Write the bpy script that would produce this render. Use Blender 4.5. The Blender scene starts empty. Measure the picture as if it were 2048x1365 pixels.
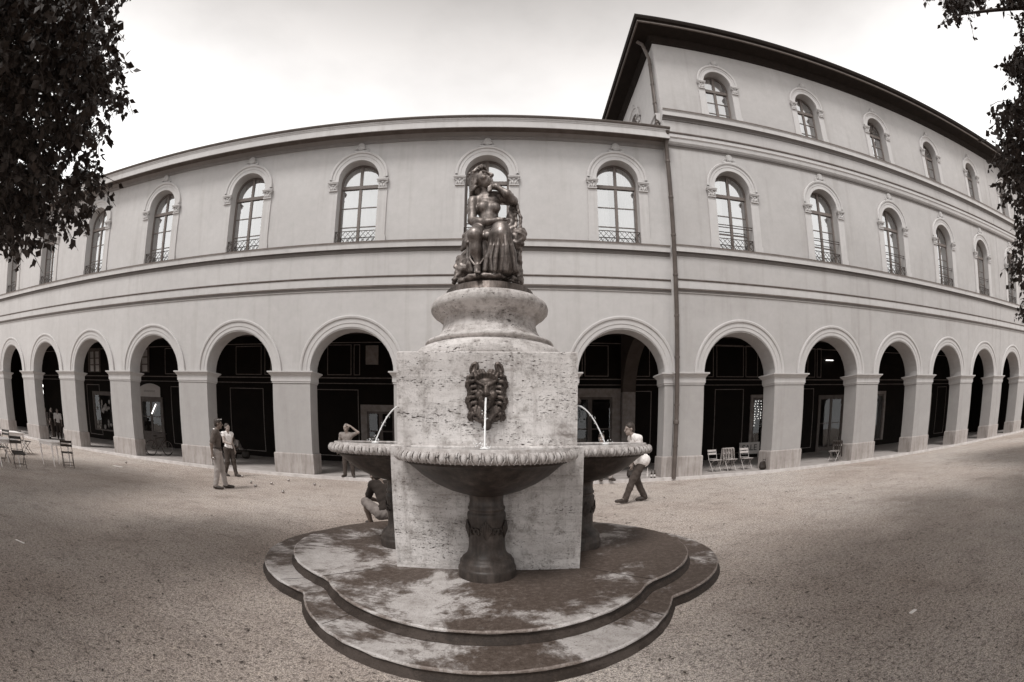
# Fountain with a seated bronze figure in front of an arcaded building, seen through a fisheye lens.
import bpy, math, random
import numpy as np
from mathutils import Vector, Matrix
random.seed(7); rng = np.random.default_rng(7)
PI = math.pi
sc = bpy.context.scene; sc.render.engine = 'CYCLES'
col = sc.collection

# ------------------------------------------------------------------ materials
def T(v, k=1.0):                       # the photograph's warm monochrome: pale things nearly neutral, dark things browner
    k *= min(4, max(.6, .72-2.0*math.log10(max(v, .004)/.5)))
    return (min(1, v*(1+.075*k)), v*(1-.03*k), v*(1-.085*k), 1)

class NT:
    def __init__(s, name):
        s.m = bpy.data.materials.new(name); s.m.use_nodes = True
        s.t = s.m.node_tree; s.t.nodes.clear()
        s.out = s.n('ShaderNodeOutputMaterial')
    def n(s, typ, **kw):
        nd = s.t.nodes.new(typ)
        for k, v in kw.items():
            if k.startswith('i_'):
                nd.inputs[k[2:].replace('_', ' ')].default_value = v
            else: setattr(nd, k, v)
        return nd
    def l(s, a, b): s.t.links.new(a, b)
    def coord(s, scale=(1, 1, 1), kind='Object'):
        c = s.n('ShaderNodeTexCoord'); mp = s.n('ShaderNodeMapping'); mp.inputs['Scale'].default_value = scale
        s.l(c.outputs[kind], mp.inputs['Vector']); return mp.outputs['Vector']
    def noise(s, vec, scale, detail=4, rough=.55, dist=0):
        nd = s.n('ShaderNodeTexNoise'); nd.inputs['Scale'].default_value = scale
        nd.inputs['Detail'].default_value = detail; nd.inputs['Roughness'].default_value = rough
        nd.inputs['Distortion'].default_value = dist
        s.l(vec, nd.inputs['Vector']); return nd.outputs['Fac']
    def ramp(s, fac, stops):
        r = s.n('ShaderNodeValToRGB'); e = r.color_ramp.elements
        while len(e) < len(stops): e.new(0.5)
        for el, (p, c) in zip(e, stops):
            el.position = p; el.color = c if isinstance(c, tuple) else T(c)
        s.l(fac, r.inputs['Fac']); return r.outputs['Color']
    def mix(s, fac, a, b, mode='MIX'):
        m = s.n('ShaderNodeMix', data_type='RGBA', blend_type=mode)
        for sock, v in ((m.inputs[0], fac), (m.inputs[6], a), (m.inputs[7], b)):
            if hasattr(v, 'links') or hasattr(v, 'is_linked'): s.l(v, sock)
            else: sock.default_value = v
        return m.outputs[2]
    def bump(s, h, strength=.3, dist=.02, prev=None):
        b = s.n('ShaderNodeBump'); b.inputs['Strength'].default_value = strength; b.inputs['Distance'].default_value = dist
        s.l(h, b.inputs['Height'])
        if prev is not None: s.l(prev, b.inputs['Normal'])
        return b.outputs['Normal']
    def bsdf(s, color, rough=.7, metal=0, normal=None, spec=.5):
        p = s.n('ShaderNodeBsdfPrincipled')
        if hasattr(color, 'is_linked'): s.l(color, p.inputs['Base Color'])
        else: p.inputs['Base Color'].default_value = color
        if hasattr(rough, 'is_linked'): s.l(rough, p.inputs['Roughness'])
        else: p.inputs['Roughness'].default_value = rough
        p.inputs['Metallic'].default_value = metal; p.inputs['Specular IOR Level'].default_value = spec
        if normal is not None: s.l(normal, p.inputs['Normal'])
        s.l(p.outputs[0], s.out.inputs['Surface']); return p

def simple(name, v, rough=.7, metal=0, var=.12, scale=6, bump=.0, spec=.4, k=1.0):
    t = NT(name); c = t.coord()
    n1 = t.noise(c, scale, 6, .6)
    colr = t.ramp(n1, [(.3, T(v*(1-var), k)), (.7, T(v*(1+var), k))])
    nb = t.bump(t.noise(c, scale*9, 3), bump, .01) if bump else None
    t.bsdf(colr, rough, metal, nb, spec); return t.m

def plaster(name, v):
    t = NT(name); c = t.coord()
    big = t.noise(c, .35, 5, .6); fine = t.noise(c, 3.5, 8, .7)
    a = t.ramp(big, [(.3, T(v*.92, .55)), (.7, T(v*1.06, .55))])
    b = t.ramp(fine, [(.3, (.93, .93, .93, 1)), (.7, (1.04, 1.04, 1.04, 1))])
    x = t.mix(1, a, b, 'MULTIPLY')
    st = t.noise(t.coord((1.6, 1.6, .10)), 1.6, 5, .65)            # rain streaks
    s2 = t.ramp(st, [(.28, (.76, .74, .72, 1)), (.47, (1, 1, 1, 1))])
    x = t.mix(.5, x, t.mix(1, x, s2, 'MULTIPLY'))
    nb = t.bump(t.noise(c, 38, 3), .12, .01)
    t.bsdf(x, .85, 0, nb, .2); return t.m

def plinth_mat():
    t = NT('plinth_stone'); c = t.coord()
    a = t.ramp(t.noise(c, 1.5, 8, .7), [(.3, .30), (.7, .44)])
    st = t.ramp(t.noise(t.coord((5, 5, .5)), 2.2, 6, .7), [(.35, (.62, .6, .58, 1)), (.6, (1, 1, 1, 1))])
    x = t.mix(.8, a, t.mix(1, a, st, 'MULTIPLY'))
    t.bsdf(x, .85, 0, t.bump(t.noise(c, 30, 4), .2, .01), .2); return t.m

def travertine():
    t = NT('travertine'); c = t.coord()
    base = t.ramp(t.noise(t.coord((1, 1, 2.2)), 1.6, 8, .7), [(.28, .40), (.50, .56), (.72, .68)])
    band = t.ramp(t.noise(t.coord((.6, .6, 6)), 2.6, 7, .75), [(.33, (.62, .60, .58, 1)), (.48, (.97, .97, .97, 1)), (.7, (1.06, 1.06, 1.06, 1))])
    x = t.mix(.75, base, t.mix(1, base, band, 'MULTIPLY'))
    grime = t.noise(c, 5.5, 9, .78)                                # soft sooty mottling
    x = t.mix(.85, x, t.mix(1, x, t.ramp(grime, [(.34, (.38, .36, .34, 1)), (.50, (1, 1, 1, 1))]), 'MULTIPLY'))
    dribble = t.noise(t.coord((6, 6, .5)), 1.7, 7, .72)            # run-off stains
    x = t.mix(t.ramp(dribble, [(.50, (0, 0, 0, 1)), (.74, (.60, .60, .60, 1))]), x, T(.17))
    moss = t.noise(c, 2.6, 9, .75, .5)
    x = t.mix(t.ramp(moss, [(.57, (0, 0, 0, 1)), (.68, (.75, .75, .75, 1))]), x, T(.10))
    def pores(scale, zs, off, lo, hi):                             # rows of long dark pores
        pit = t.noise(t.coord((1, 1, zs)), scale, 4, .6); zone = t.noise(t.coord((.8, .8, 3.5)), 1.9, 4, .65)
        pm = t.n('ShaderNodeMath', operation='MULTIPLY_ADD'); t.l(zone, pm.inputs[0]); pm.inputs[1].default_value = off; t.l(pit, pm.inputs[2])
        return t.ramp(pm.outputs[0], [(lo, (1, 1, 1, 1)), (hi, (0, 0, 0, 1))])
    p1 = pores(21, 3.0, .42, .520, .575); p2 = pores(58, 2.2, .30, .495, .535)
    p2 = t.mix(1, p2, (.42, .42, .42, 1), 'MULTIPLY'); pf = t.mix(1, p1, p2, 'LIGHTEN')
    x = t.mix(pf, x, T(.045))
    h = t.mix(pf, (.6, .6, .6, 1), (0, 0, 0, 1))
    nb = t.bump(h, .8, .014); nb = t.bump(t.noise(c, 40, 5, .7), .35, .010, nb)
    t.bsdf(x, .85, 0, nb, .2); return t.m

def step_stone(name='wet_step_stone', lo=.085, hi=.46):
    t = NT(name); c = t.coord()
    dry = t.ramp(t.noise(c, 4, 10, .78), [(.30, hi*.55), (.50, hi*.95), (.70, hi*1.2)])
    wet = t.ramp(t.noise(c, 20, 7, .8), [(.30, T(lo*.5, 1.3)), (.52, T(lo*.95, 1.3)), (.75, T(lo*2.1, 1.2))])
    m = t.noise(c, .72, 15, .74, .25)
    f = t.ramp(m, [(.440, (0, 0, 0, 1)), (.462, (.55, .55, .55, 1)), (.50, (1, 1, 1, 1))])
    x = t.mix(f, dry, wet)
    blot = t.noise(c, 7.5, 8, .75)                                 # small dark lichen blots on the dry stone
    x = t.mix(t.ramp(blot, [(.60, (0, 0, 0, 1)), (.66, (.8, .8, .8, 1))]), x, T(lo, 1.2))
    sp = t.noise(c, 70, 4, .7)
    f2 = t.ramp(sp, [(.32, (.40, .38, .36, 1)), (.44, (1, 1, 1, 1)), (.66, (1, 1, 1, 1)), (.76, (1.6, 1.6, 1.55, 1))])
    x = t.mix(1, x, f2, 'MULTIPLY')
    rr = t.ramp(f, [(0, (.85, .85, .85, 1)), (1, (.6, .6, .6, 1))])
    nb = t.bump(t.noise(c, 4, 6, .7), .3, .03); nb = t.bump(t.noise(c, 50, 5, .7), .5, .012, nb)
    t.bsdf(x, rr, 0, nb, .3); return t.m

def gravel():
    t = NT('gravel'); c = t.coord()
    patch = t.ramp(t.noise(c, .16, 7, .62), [(.30, T(.33, 1.8)), (.48, T(.43, 1.7)), (.68, T(.50, 1.5))])
    scuff = t.ramp(t.noise(t.coord((.9, 1.2, 1)), 1.6, 9, .8), [(.34, (.74, .73, .72, 1)), (.5, (1, 1, 1, 1)), (.7, (1.08, 1.08, 1.06, 1))])
    x = t.mix(1, patch, scuff, 'MULTIPLY')
    def grain(x, sc, lo, mid, hi, dark, light):
        g = t.ramp(t.noise(c, sc, 3, .7), [(lo, (dark, dark*.97, dark*.94, 1)), (mid, (.98, .98, .98, 1)), (hi, (light, light, light*.98, 1))])
        return t.mix(1, x, g, 'MULTIPLY')
    x = grain(x, 9, .30, .42, .75, .62, 1.05)
    x = grain(x, 24, .34, .48, .70, .45, 1.22)
    x = grain(x, 60, .36, .50, .66, .40, 1.35)
    x = grain(x, 130, .38, .50, .64, .40, 1.45)
    damp = t.noise(c, .45, 9, .72, .2)
    df = t.ramp(damp, [(.57, (0, 0, 0, 1)), (.70, (.55, .55, .55, 1))])
    x = t.mix(df, x, T(.16, 1.5))
    nb = t.bump(t.noise(c, 1.1, 5), .35, .06); nb = t.bump(t.noise(c, 30, 4, .75), .7, .02, nb)
    t.bsdf(x, .92, 0, nb, .15); return t.m

def bronze(name='bronze', f=1.0):
    t = NT(name); c = t.coord()
    n1 = t.noise(c, 7, 8, .7)
    x = t.ramp(n1, [(.26, .07*f), (.5, .26*f), (.74, .50*f)])
    st = t.ramp(t.noise(t.coord((11, 11, 1.1)), 1.9, 6, .75), [(.36, (.30, .30, .30, 1)), (.62, (1.25, 1.25, 1.25, 1))])
    x = t.mix(.7, x, t.mix(1, x, st, 'MULTIPLY'))
    r = t.ramp(n1, [(.3, (.62, .62, .62, 1)), (.7, (.42, .42, .42, 1))])
    t.bsdf(x, r, .72, t.bump(t.noise(c, 60, 4), .1, .004), .5); return t.m

def basin_stone():
    t = NT('dark_basin_stone'); c = t.coord()
    x = t.ramp(t.noise(c, 5, 8, .72), [(.28, .012), (.5, .034), (.74, .085)])
    st = t.ramp(t.noise(t.coord((9, 9, .7)), 1.6, 5, .7), [(.36, (.5, .5, .5, 1)), (.66, (1.5, 1.5, 1.5, 1))])
    x = t.mix(.8, x, t.mix(1, x, st, 'MULTIPLY'))
    t.bsdf(x, .5, 0, t.bump(t.noise(c, 40, 4), .2, .006), .4); return t.m

def glass(name='window_glass', add=.56):
    t = NT(name)
    tr = t.n('ShaderNodeBsdfTransparent'); tr.inputs[0].default_value = (.92, .92, .92, 1)
    gl = t.n('ShaderNodeBsdfGlossy'); gl.inputs['Roughness'].default_value = .015
    nz = t.noise(t.coord(), .9, 2); nb = t.bump(nz, .05, .05); t.l(nb, gl.inputs['Normal'])
    fr = t.n('ShaderNodeFresnel'); fr.inputs[0].default_value = 1.7
    mp = t.n('ShaderNodeMath', operation='MULTIPLY_ADD'); t.l(fr.outputs[0], mp.inputs[0]); mp.inputs[1].default_value = 1.0; mp.inputs[2].default_value = add
    mx = t.n('ShaderNodeMixShader'); t.l(mp.outputs[0], mx.inputs[0]); t.l(tr.outputs[0], mx.inputs[1]); t.l(gl.outputs[0], mx.inputs[2])
    t.l(mx.outputs[0], t.out.inputs['Surface']); return t.m

def water(name='water', rough=.02):
    t = NT(name); c = t.coord()
    tr = t.n('ShaderNodeBsdfTransparent'); tr.inputs[0].default_value = (.8, .8, .79, 1)
    gl = t.n('ShaderNodeBsdfGlossy'); gl.inputs['Roughness'].default_value = rough
    t.l(t.bump(t.noise(c, 14, 3), .3, .02), gl.inputs['Normal'])
    fr = t.n('ShaderNodeFresnel'); fr.inputs[0].default_value = 1.6
    mx = t.n('ShaderNodeMixShader'); t.l(fr.outputs[0], mx.inputs[0]); t.l(tr.outputs[0], mx.inputs[1]); t.l(gl.outputs[0], mx.inputs[2])
    t.l(mx.outputs[0], t.out.inputs['Surface']); return t.m

def foamwater():
    t = NT('water_jet'); p = t.bsdf((.88, .87, .86, 1), .15, 0, None, .6); p.inputs['Alpha'].default_value = .9; return t.m

def leafmat(name, v):
    t = NT(name)
    oi = t.n('ShaderNodeNewGeometry'); c = t.coord()
    x = t.ramp(t.noise(c, 3, 3), [(.3, T(v*.6)), (.7, T(v*1.5))])
    p = t.bsdf(x, .55, 0, None, .3); return t.m

def emit(name, v):
    t = NT(name); e = t.n('ShaderNodeEmission'); e.inputs[0].default_value = (1, .97, .93, 1); e.inputs[1].default_value = v
    t.l(e.outputs[0], t.out.inputs['Surface']); return t.m

M = dict(
    wall=plaster('facade_plaster', .465), wall2=plaster('facade_plaster_wing', .405), pier=plaster('pier_plaster', .365), pier2=plaster('pier_plaster_wing', .35), trim=plaster('trim_plaster', .48), flash=simple('sheet_metal_flashing', .13, .7, 0, .3, 3), under=plaster('shaded_moulding', .17), under2=plaster('eaves_frieze', .27), eavesoffit=simple('eaves_soffit_boards', .10, .8, 0, .25, 3, .1, .2),  # moulding and eaves undersides darkened: shade put into the colour
    plinth=plinth_mat(), trav=travertine(), step=step_stone(), gravel=gravel(), bronze=bronze(f=.72), bronzed=bronze('dark_bronze', .36), basin=basin_stone(),
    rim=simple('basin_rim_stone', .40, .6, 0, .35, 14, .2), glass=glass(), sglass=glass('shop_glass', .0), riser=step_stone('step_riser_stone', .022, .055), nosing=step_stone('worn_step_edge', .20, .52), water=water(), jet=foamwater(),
    frame=simple('window_timber', .13, .55, 0, .2, 8), iron=simple('wrought_iron', .05, .5, .3, .2, 20),
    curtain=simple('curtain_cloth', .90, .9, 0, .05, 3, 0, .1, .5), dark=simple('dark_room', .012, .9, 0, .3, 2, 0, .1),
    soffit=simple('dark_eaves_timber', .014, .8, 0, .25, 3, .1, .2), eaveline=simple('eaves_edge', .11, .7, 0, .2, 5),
    roof=simple('roof_metal', .07, .5, .3, .3, 1.5, .1), copper=simple('downpipe_metal', .085, .55, .1, .25, 3, .05),
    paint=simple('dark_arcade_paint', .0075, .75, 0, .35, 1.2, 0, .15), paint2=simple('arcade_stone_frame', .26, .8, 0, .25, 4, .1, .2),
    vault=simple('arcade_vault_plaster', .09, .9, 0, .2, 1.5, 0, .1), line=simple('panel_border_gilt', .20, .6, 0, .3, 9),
    pave=simple('arcade_paving', .34, .75, 0, .2, 2, .1, .2), kerb=simple('kerb_stone', .50, .8, 0, .2, 3, .2, .2),
    leaf=leafmat('leaf', .032), bark=simple('bark', .05, .9, 0, .4, 10, .5), litter=simple('dry_leaf_litter', .07, .9, 0, .5, 9),
    white=simple('white_paint', .86, .5, 0, .06, 5), slat=simple('dark_slats', .025, .5, 0, .3, 9), steel=simple('steel_tube', .06, .35, .5, .2, 9),
    slatl=simple('pale_slats', .42, .6, 0, .15, 9), cloth=simple('patterned_coat', .22, .9, 0, .8, 22), bag=simple('black_bag', .02, .6, 0, .3, 9),
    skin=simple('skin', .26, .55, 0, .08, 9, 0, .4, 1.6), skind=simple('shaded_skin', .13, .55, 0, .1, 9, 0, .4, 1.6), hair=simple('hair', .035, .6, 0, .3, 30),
    hairg=simple('grey_hair', .16, .6, 0, .3, 30), shirtd=simple('dark_shirt', .085, .9, 0, .2, 14, .2), shirtk=simple('black_shirt', .022, .9, 0, .25, 14, .2),
    shirtw=simple('white_shirt', .74, .9, 0, .05, 14, .1), shirtm=simple('grey_shirt', .20, .9, 0, .25, 24, .2), khaki=simple('pale_trousers', .30, .9, 0, .12, 10, .2),
    jeans=simple('dark_jeans', .05, .9, 0, .3, 12, .2), shoe=simple('dark_shoes', .035, .5, 0, .3, 12), shorts=simple('creased_shorts', .17, .85, 0, .3, 12, .3),
    ball=simple('steel_boule', .35, .28, .9, .1, 20), sign=simple('sign_board', .5, .6, 0, .08, 3), ink=simple('black_lettering', .012, .6),
    doorw=simple('shop_door_timber', .10, .55, 0, .3, 4), display=simple('shop_display_cloth', .30, .8, 0, .7, 7), tyre=simple('rubber', .02, .7),
    lamp=emit('lamp_glow', 6.0), spark=emit('fairy_light', 2.2), strip=emit('tube_light', 3.0), joint=simple('dark_joint', .03, .9),
    bottle=simple('brown_bottle', .03, .1), bottlew=simple('clear_bottle', .45, .2), label=simple('paper_label', .6, .7),
)

# ------------------------------------------------------------------ mesh building
class MB:
    def __init__(s): s.v = []; s.f = []; s.m = []; s.sm = []
    def face(s, pts, m=0, sm=False):
        b = len(s.v); s.v.extend([tuple(p) for p in pts]); s.f.append(tuple(range(b, b+len(pts)))); s.m.append(m); s.sm.append(sm)
    def grid(s, rows, m=0, sm=True, closed=False):
        b = len(s.v); n = len(rows[0])
        for r in rows: s.v.extend([tuple(p) for p in r])
        for i in range(len(rows)-1):
            for j in range(n if closed else n-1):
                k = (j+1) % n
                s.f.append((b+i*n+j, b+i*n+k, b+(i+1)*n+k, b+(i+1)*n+j)); s.m.append(m); s.sm.append(sm)
    def box(s, x0, x1, y0, y1, z0, z1, m=0):
        b = len(s.v); s.v.extend([(x0,y0,z0),(x1,y0,z0),(x1,y1,z0),(x0,y1,z0),(x0,y0,z1),(x1,y0,z1),(x1,y1,z1),(x0,y1,z1)])
        for f in ((0,3,2,1),(4,5,6,7),(0,1,5,4),(1,2,6,5),(2,3,7,6),(3,0,4,7)):
            s.f.append(tuple(b+i for i in f)); s.m.append(m); s.sm.append(False)
    def bar(s, a, b, w, h=None, m=0, up=(0, 0, 1)):
        a, b = Vector(a), Vector(b); d = (b-a).normalized(); u = Vector(up)
        if abs(d.dot(u)) > .95: u = Vector((0, 1, 0))
        x = d.cross(u).normalized()*w/2; y = x.cross(d).normalized()*(h or w)/2
        r0 = [a-x-y, a+x-y, a+x+y, a-x+y]; r1 = [p+(b-a) for p in r0]
        i = len(s.v); s.v.extend([tuple(p) for p in r0+r1])
        for f in ((0,3,2,1),(4,5,6,7),(0,1,5,4),(1,2,6,5),(2,3,7,6),(3,0,4,7)):
            s.f.append(tuple(i+k for k in f)); s.m.append(m); s.sm.append(False)
    def tube(s, pts, r, n=8, m=0, caps=True):
        pts = [Vector(p) for p in pts]; rs = r if isinstance(r, (list, tuple)) else [r]*len(pts)
        rows = []; ref = Vector((.13, .31, .94))
        for i, p in enumerate(pts):
            d = (pts[min(i+1, len(pts)-1)]-pts[max(i-1, 0)]).normalized()
            x = d.cross(ref).normalized(); y = d.cross(x)
            rows.append([p+(x*math.cos(2*PI*k/n)+y*math.sin(2*PI*k/n))*rs[i] for k in range(n)])
        s.grid(rows, m, True, True)
        if caps: s.face(rows[0][::-1], m); s.face(rows[-1], m)
    def lathe(s, prof, cx=0, cy=0, n=32, a0=0, a1=2*PI, m=0, sm=True):
        full = abs(a1-a0-2*PI) < 1e-6; k = n if full else n+1
        rows = [[(cx+r*math.cos(a0+(a1-a0)*j/n), cy+r*math.sin(a0+(a1-a0)*j/n), z) for j in range(k)] for r, z in prof]
        s.grid(rows, m, sm, full)
    def sweepx(s, prof, x0, x1, y=0, m=0, caps=True):           # profile (out, z), out towards -Y
        A = [(x0, y-o, z) for o, z in prof]; B = [(x1, y-o, z) for o, z in prof]
        for i in range(len(prof)-1): s.face([A[i], B[i], B[i+1], A[i+1]], m)
        if caps:
            s.face(A+[(x0, y, prof[-1][1]), (x0, y, prof[0][1])], m); s.face((B+[(x1, y, prof[-1][1]), (x1, y, prof[0][1])])[::-1], m)
    def arch(s, prof, xc, zc, y=0, n=24, m=0, a0=0, a1=PI, sm=False):   # profile (radius, out)
        rows = [[(xc+r*math.cos(a0+(a1-a0)*j/n), y-o, zc+r*math.sin(a0+(a1-a0)*j/n)) for j in range(n+1)] for r, o in prof]
        s.grid(rows, m, sm)
    def ell(s, c, r, n=10, m=0, rot=None):
        rows = []
        for i in range(n//2+1):
            t = PI*i/(n//2)
            row = []
            for j in range(n):
                p = Vector((r[0]*math.sin(t)*math.cos(2*PI*j/n), r[1]*math.sin(t)*math.sin(2*PI*j/n), r[2]*math.cos(t)))
                if rot: p = rot @ p
                row.append(Vector(c)+p)
            rows.append(row)
        s.grid(rows, m, True, True)
    def xf(s, mat):
        s.v = [tuple(mat @ Vector(p)) for p in s.v]; return s
    def build(s, name, mats, parent=None, loc=None):
        me = bpy.data.meshes.new(name); me.from_pydata(s.v, [], s.f)
        for mm in (mats if isinstance(mats, (list, tuple)) else [mats]): me.materials.append(mm)
        me.polygons.foreach_set('material_index', s.m); me.polygons.foreach_set('use_smooth', s.sm); me.update()
        return link(name, me, parent, loc)

def link(name, me, parent=None, loc=None):
    o = bpy.data.objects.new(name, me); col.objects.link(o)
    if parent is not None: o.parent = parent
    if loc is not None: o.location = loc
    return o
def tag(o, label=None, cat=None, group=None, kind=None):
    if label: o['label'] = label
    if cat: o['category'] = cat
    if group: o['group'] = group
    if kind: o['kind'] = kind
    return o
def thing(name, label, cat, loc=(0, 0, 0), rz=0, group=None):
    o = bpy.data.objects.new(name, None); col.objects.link(o); o.location = loc; o.rotation_euler = (0, 0, rz); o.empty_display_size = .1
    return tag(o, label, cat, group)
def copy_tree(o, parent=None, loc=None, rz=None):
    c = o.copy(); col.objects.link(c)
    if parent is not None: c.parent = parent
    if loc is not None: c.location = loc
    if rz is not None: c.rotation_euler = (0, 0, rz)
    for ch in list(o.children): copy_tree(ch, c)
    return c

# ------------------------------------------------------------------ organic bodies: blended distance field, meshed with surface nets
def field_mesh(prims, vox, k=.02, warp=None):
    P = []
    lo = np.full(3, 1e9); hi = np.full(3, -1e9)
    for p in prims:
        if p[0] == 'c':
            a, b, r0, r1 = np.array(p[1], float), np.array(p[2], float), p[3], p[4]; R = max(r0, r1)
            l, h = np.minimum(a, b)-R, np.maximum(a, b)+R; kk = p[5] if len(p) > 5 else k
        else:
            c, r = np.array(p[1], float), np.array(p[2], float); R = r.max(); l, h = c-R, c+R; kk = p[4] if len(p) > 4 else k
        P.append((p, l, h, kk)); lo = np.minimum(lo, l); hi = np.maximum(hi, h)
    lo -= 4*vox+.01; hi += 4*vox+.01
    n = np.ceil((hi-lo)/vox).astype(int)+1
    D = np.full(n, .08, np.float32)
    for p, l, h, kk in P:
        mrg = kk+2.5*vox
        i0 = np.clip(np.floor((l-mrg-lo)/vox).astype(int), 0, n-1); i1 = np.clip(np.ceil((h+mrg-lo)/vox).astype(int)+1, 1, n)
        gx = lo[0]+vox*np.arange(i0[0], i1[0]); gy = lo[1]+vox*np.arange(i0[1], i1[1]); gz = lo[2]+vox*np.arange(i0[2], i1[2])
        X, Y, Z = np.meshgrid(gx, gy, gz, indexing='ij')
        if p[0] == 'c':
            a, b, r0, r1 = np.array(p[1], float), np.array(p[2], float), p[3], p[4]
            ab = b-a; L2 = max((ab**2).sum(), 1e-12)
            t = np.clip(((X-a[0])*ab[0]+(Y-a[1])*ab[1]+(Z-a[2])*ab[2])/L2, 0, 1)
            d = np.sqrt((X-a[0]-t*ab[0])**2+(Y-a[1]-t*ab[1])**2+(Z-a[2]-t*ab[2])**2)-(r0+(r1-r0)*t)
        else:
            c, r = np.array(p[1], float), np.array(p[2], float)
            x, y, z = X-c[0], Y-c[1], Z-c[2]
            if len(p) > 3 and p[3] is not None:
                R = np.array(p[3].transposed()); x, y, z = R[0,0]*x+R[0,1]*y+R[0,2]*z, R[1,0]*x+R[1,1]*y+R[1,2]*z, R[2,0]*x+R[2,1]*y+R[2,2]*z
            q = np.sqrt((x/r[0])**2+(y/r[1])**2+(z/r[2])**2)+1e-9; g = np.sqrt((x/r[0]**2)**2+(y/r[1]**2)**2+(z/r[2]**2)**2)+1e-9
            d = q*(q-1)/g
        s = np.s_[i0[0]:i1[0], i0[1]:i1[1], i0[2]:i1[2]]
        o = D[s]
        if p[0] == 's': D[s] = np.maximum(o, -d)
        else:
            h_ = np.clip(.5+.5*(o-d)/kk, 0, 1); D[s] = o*(1-h_)+d*h_-kk*h_*(1-h_)
    if warp is not None:
        X, Y, Z = np.meshgrid(*[lo[i]+vox*np.arange(n[i]) for i in range(3)], indexing='ij'); D = D+warp(X, Y, Z)
    ins = D < 0
    c8 = [ins[i:n[0]-1+i, j:n[1]-1+j, q:n[2]-1+q] for i in (0, 1) for j in (0, 1) for q in (0, 1)]
    cnt = sum(x.astype(np.int8) for x in c8); act = (cnt > 0) & (cnt < 8)
    idx = np.full(act.shape, -1, np.int64); ii = np.argwhere(act); idx[act] = np.arange(len(ii))
    acc = np.zeros((len(ii), 3)); num = np.zeros(len(ii))
    offs = np.array([(i, j, q) for i in (0, 1) for j in (0, 1) for q in (0, 1)])
    for a in range(8):
        for b in range(a+1, 8):
            if np.abs(offs[a]-offs[b]).sum() != 1: continue
            pa, pb = ii+offs[a], ii+offs[b]
            da, db = D[pa[:,0],pa[:,1],pa[:,2]], D[pb[:,0],pb[:,1],pb[:,2]]
            cr = (da < 0) != (db < 0); t = np.where(cr, da/np.where(cr, da-db, 1), 0)
            acc += np.where(cr[:,None], pa+(pb-pa)*t[:,None], 0); num += cr
    V = lo+vox*acc/np.maximum(num, 1)[:,None]
    F = []
    for ax in range(3):
        u, w = (ax+1) % 3, (ax+2) % 3
        s0 = [slice(1, -1)]*3; s0[ax] = slice(0, -1); s1 = [slice(1, -1)]*3; s1[ax] = slice(1, None)
        A, B = ins[tuple(s0)], ins[tuple(s1)]
        e = np.argwhere(A != B)
        if not len(e): continue
        flip = A[e[:,0],e[:,1],e[:,2]]
        base = e.copy(); base[:,u] += 1; base[:,w] += 1
        q = []
        for du, dw in ((-1,-1),(0,-1),(0,0),(-1,0)):
            cc = base.copy(); cc[:,u] += du; cc[:,w] += dw; q.append(idx[cc[:,0],cc[:,1],cc[:,2]])
        q = np.stack(q, 1); q[~flip] = q[~flip][:, ::-1]; F.append(q)
    F = np.concatenate(F); F = F[(F >= 0).all(1)]
    return V, F
def np_mesh(name, V, F, mats, parent=None, smooth=True, loc=None):
    me = bpy.data.meshes.new(name); k = F.shape[1]
    me.vertices.add(len(V)); me.vertices.foreach_set('co', np.asarray(V, np.float32).ravel())
    me.loops.add(F.size); me.loops.foreach_set('vertex_index', F.astype(np.int32).ravel())
    me.polygons.add(len(F)); me.polygons.foreach_set('loop_start', np.arange(0, F.size, k, dtype=np.int32))
    me.polygons.foreach_set('use_smooth', np.full(len(F), smooth)); me.update(calc_edges=True); me.validate()
    for m in (mats if isinstance(mats, (list, tuple)) else [mats]): me.materials.append(m)
    return link(name, me, parent, loc)
def blob(name, prims, mat, parent=None, vox=.01, k=.02, warp=None, loc=None):
    V, F = field_mesh(prims, vox, k, warp); return np_mesh(name, V, F, mat, parent, True, loc)

# ------------------------------------------------------------------ lens and viewpoint (fisheye whose verticals were straightened, as in the photograph)
CP = Vector((0.5531, -14.0595, 1.701))
ROT = Matrix([[0.999706, -0.024172, 0.001911], [0.023695, 0.990602, 0.134706], [-0.005149, -0.134622, 0.990884]])                      # world -> (right, forward, up)
LF, LK3, LK5, LCX, LCY, LKEY = (884.00581019, 0.02698309, -0.01489478, 1.61255013, 68.30463911, 0.00016551)
def pix(x, y):                            # direction of a point of the 2048-wide photograph
    X = x-1024-LCX; Y = y-682.5-LCY
    v = Y/(1-LKEY*Y); u = X*(1+LKEY*v); r = math.hypot(u, v)+1e-9; t = r/LF
    for _ in range(8): t -= (t+LK3*t**3+LK5*t**5-r/LF)/(1+3*LK3*t*t+5*LK5*t**4)
    return ROT.transposed() @ Vector((math.sin(t)*u/r, math.cos(t), -math.sin(t)*v/r))
def at(x, y, Y=None, Z=None, dist=None):
    d = pix(x, y)
    t = dist if dist is not None else ((Y-CP.y)/d.y if Y is not None else (Z-CP.z)/d.z)
    return CP+d*t
cd = bpy.data.cameras.new('camera'); cam = bpy.data.objects.new('camera', cd); col.objects.link(cam); sc.camera = cam
R3 = Matrix((ROT[0], ROT[2], -ROT[1])).transposed()
cam.matrix_world = Matrix.Translation(CP) @ R3.to_4x4()
cd.clip_start = .05; cd.clip_end = 2000; cd.sensor_width = 36; cd.lens = 15
lens = bpy.data.texts.new('fisheye_lens.osl')
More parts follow.
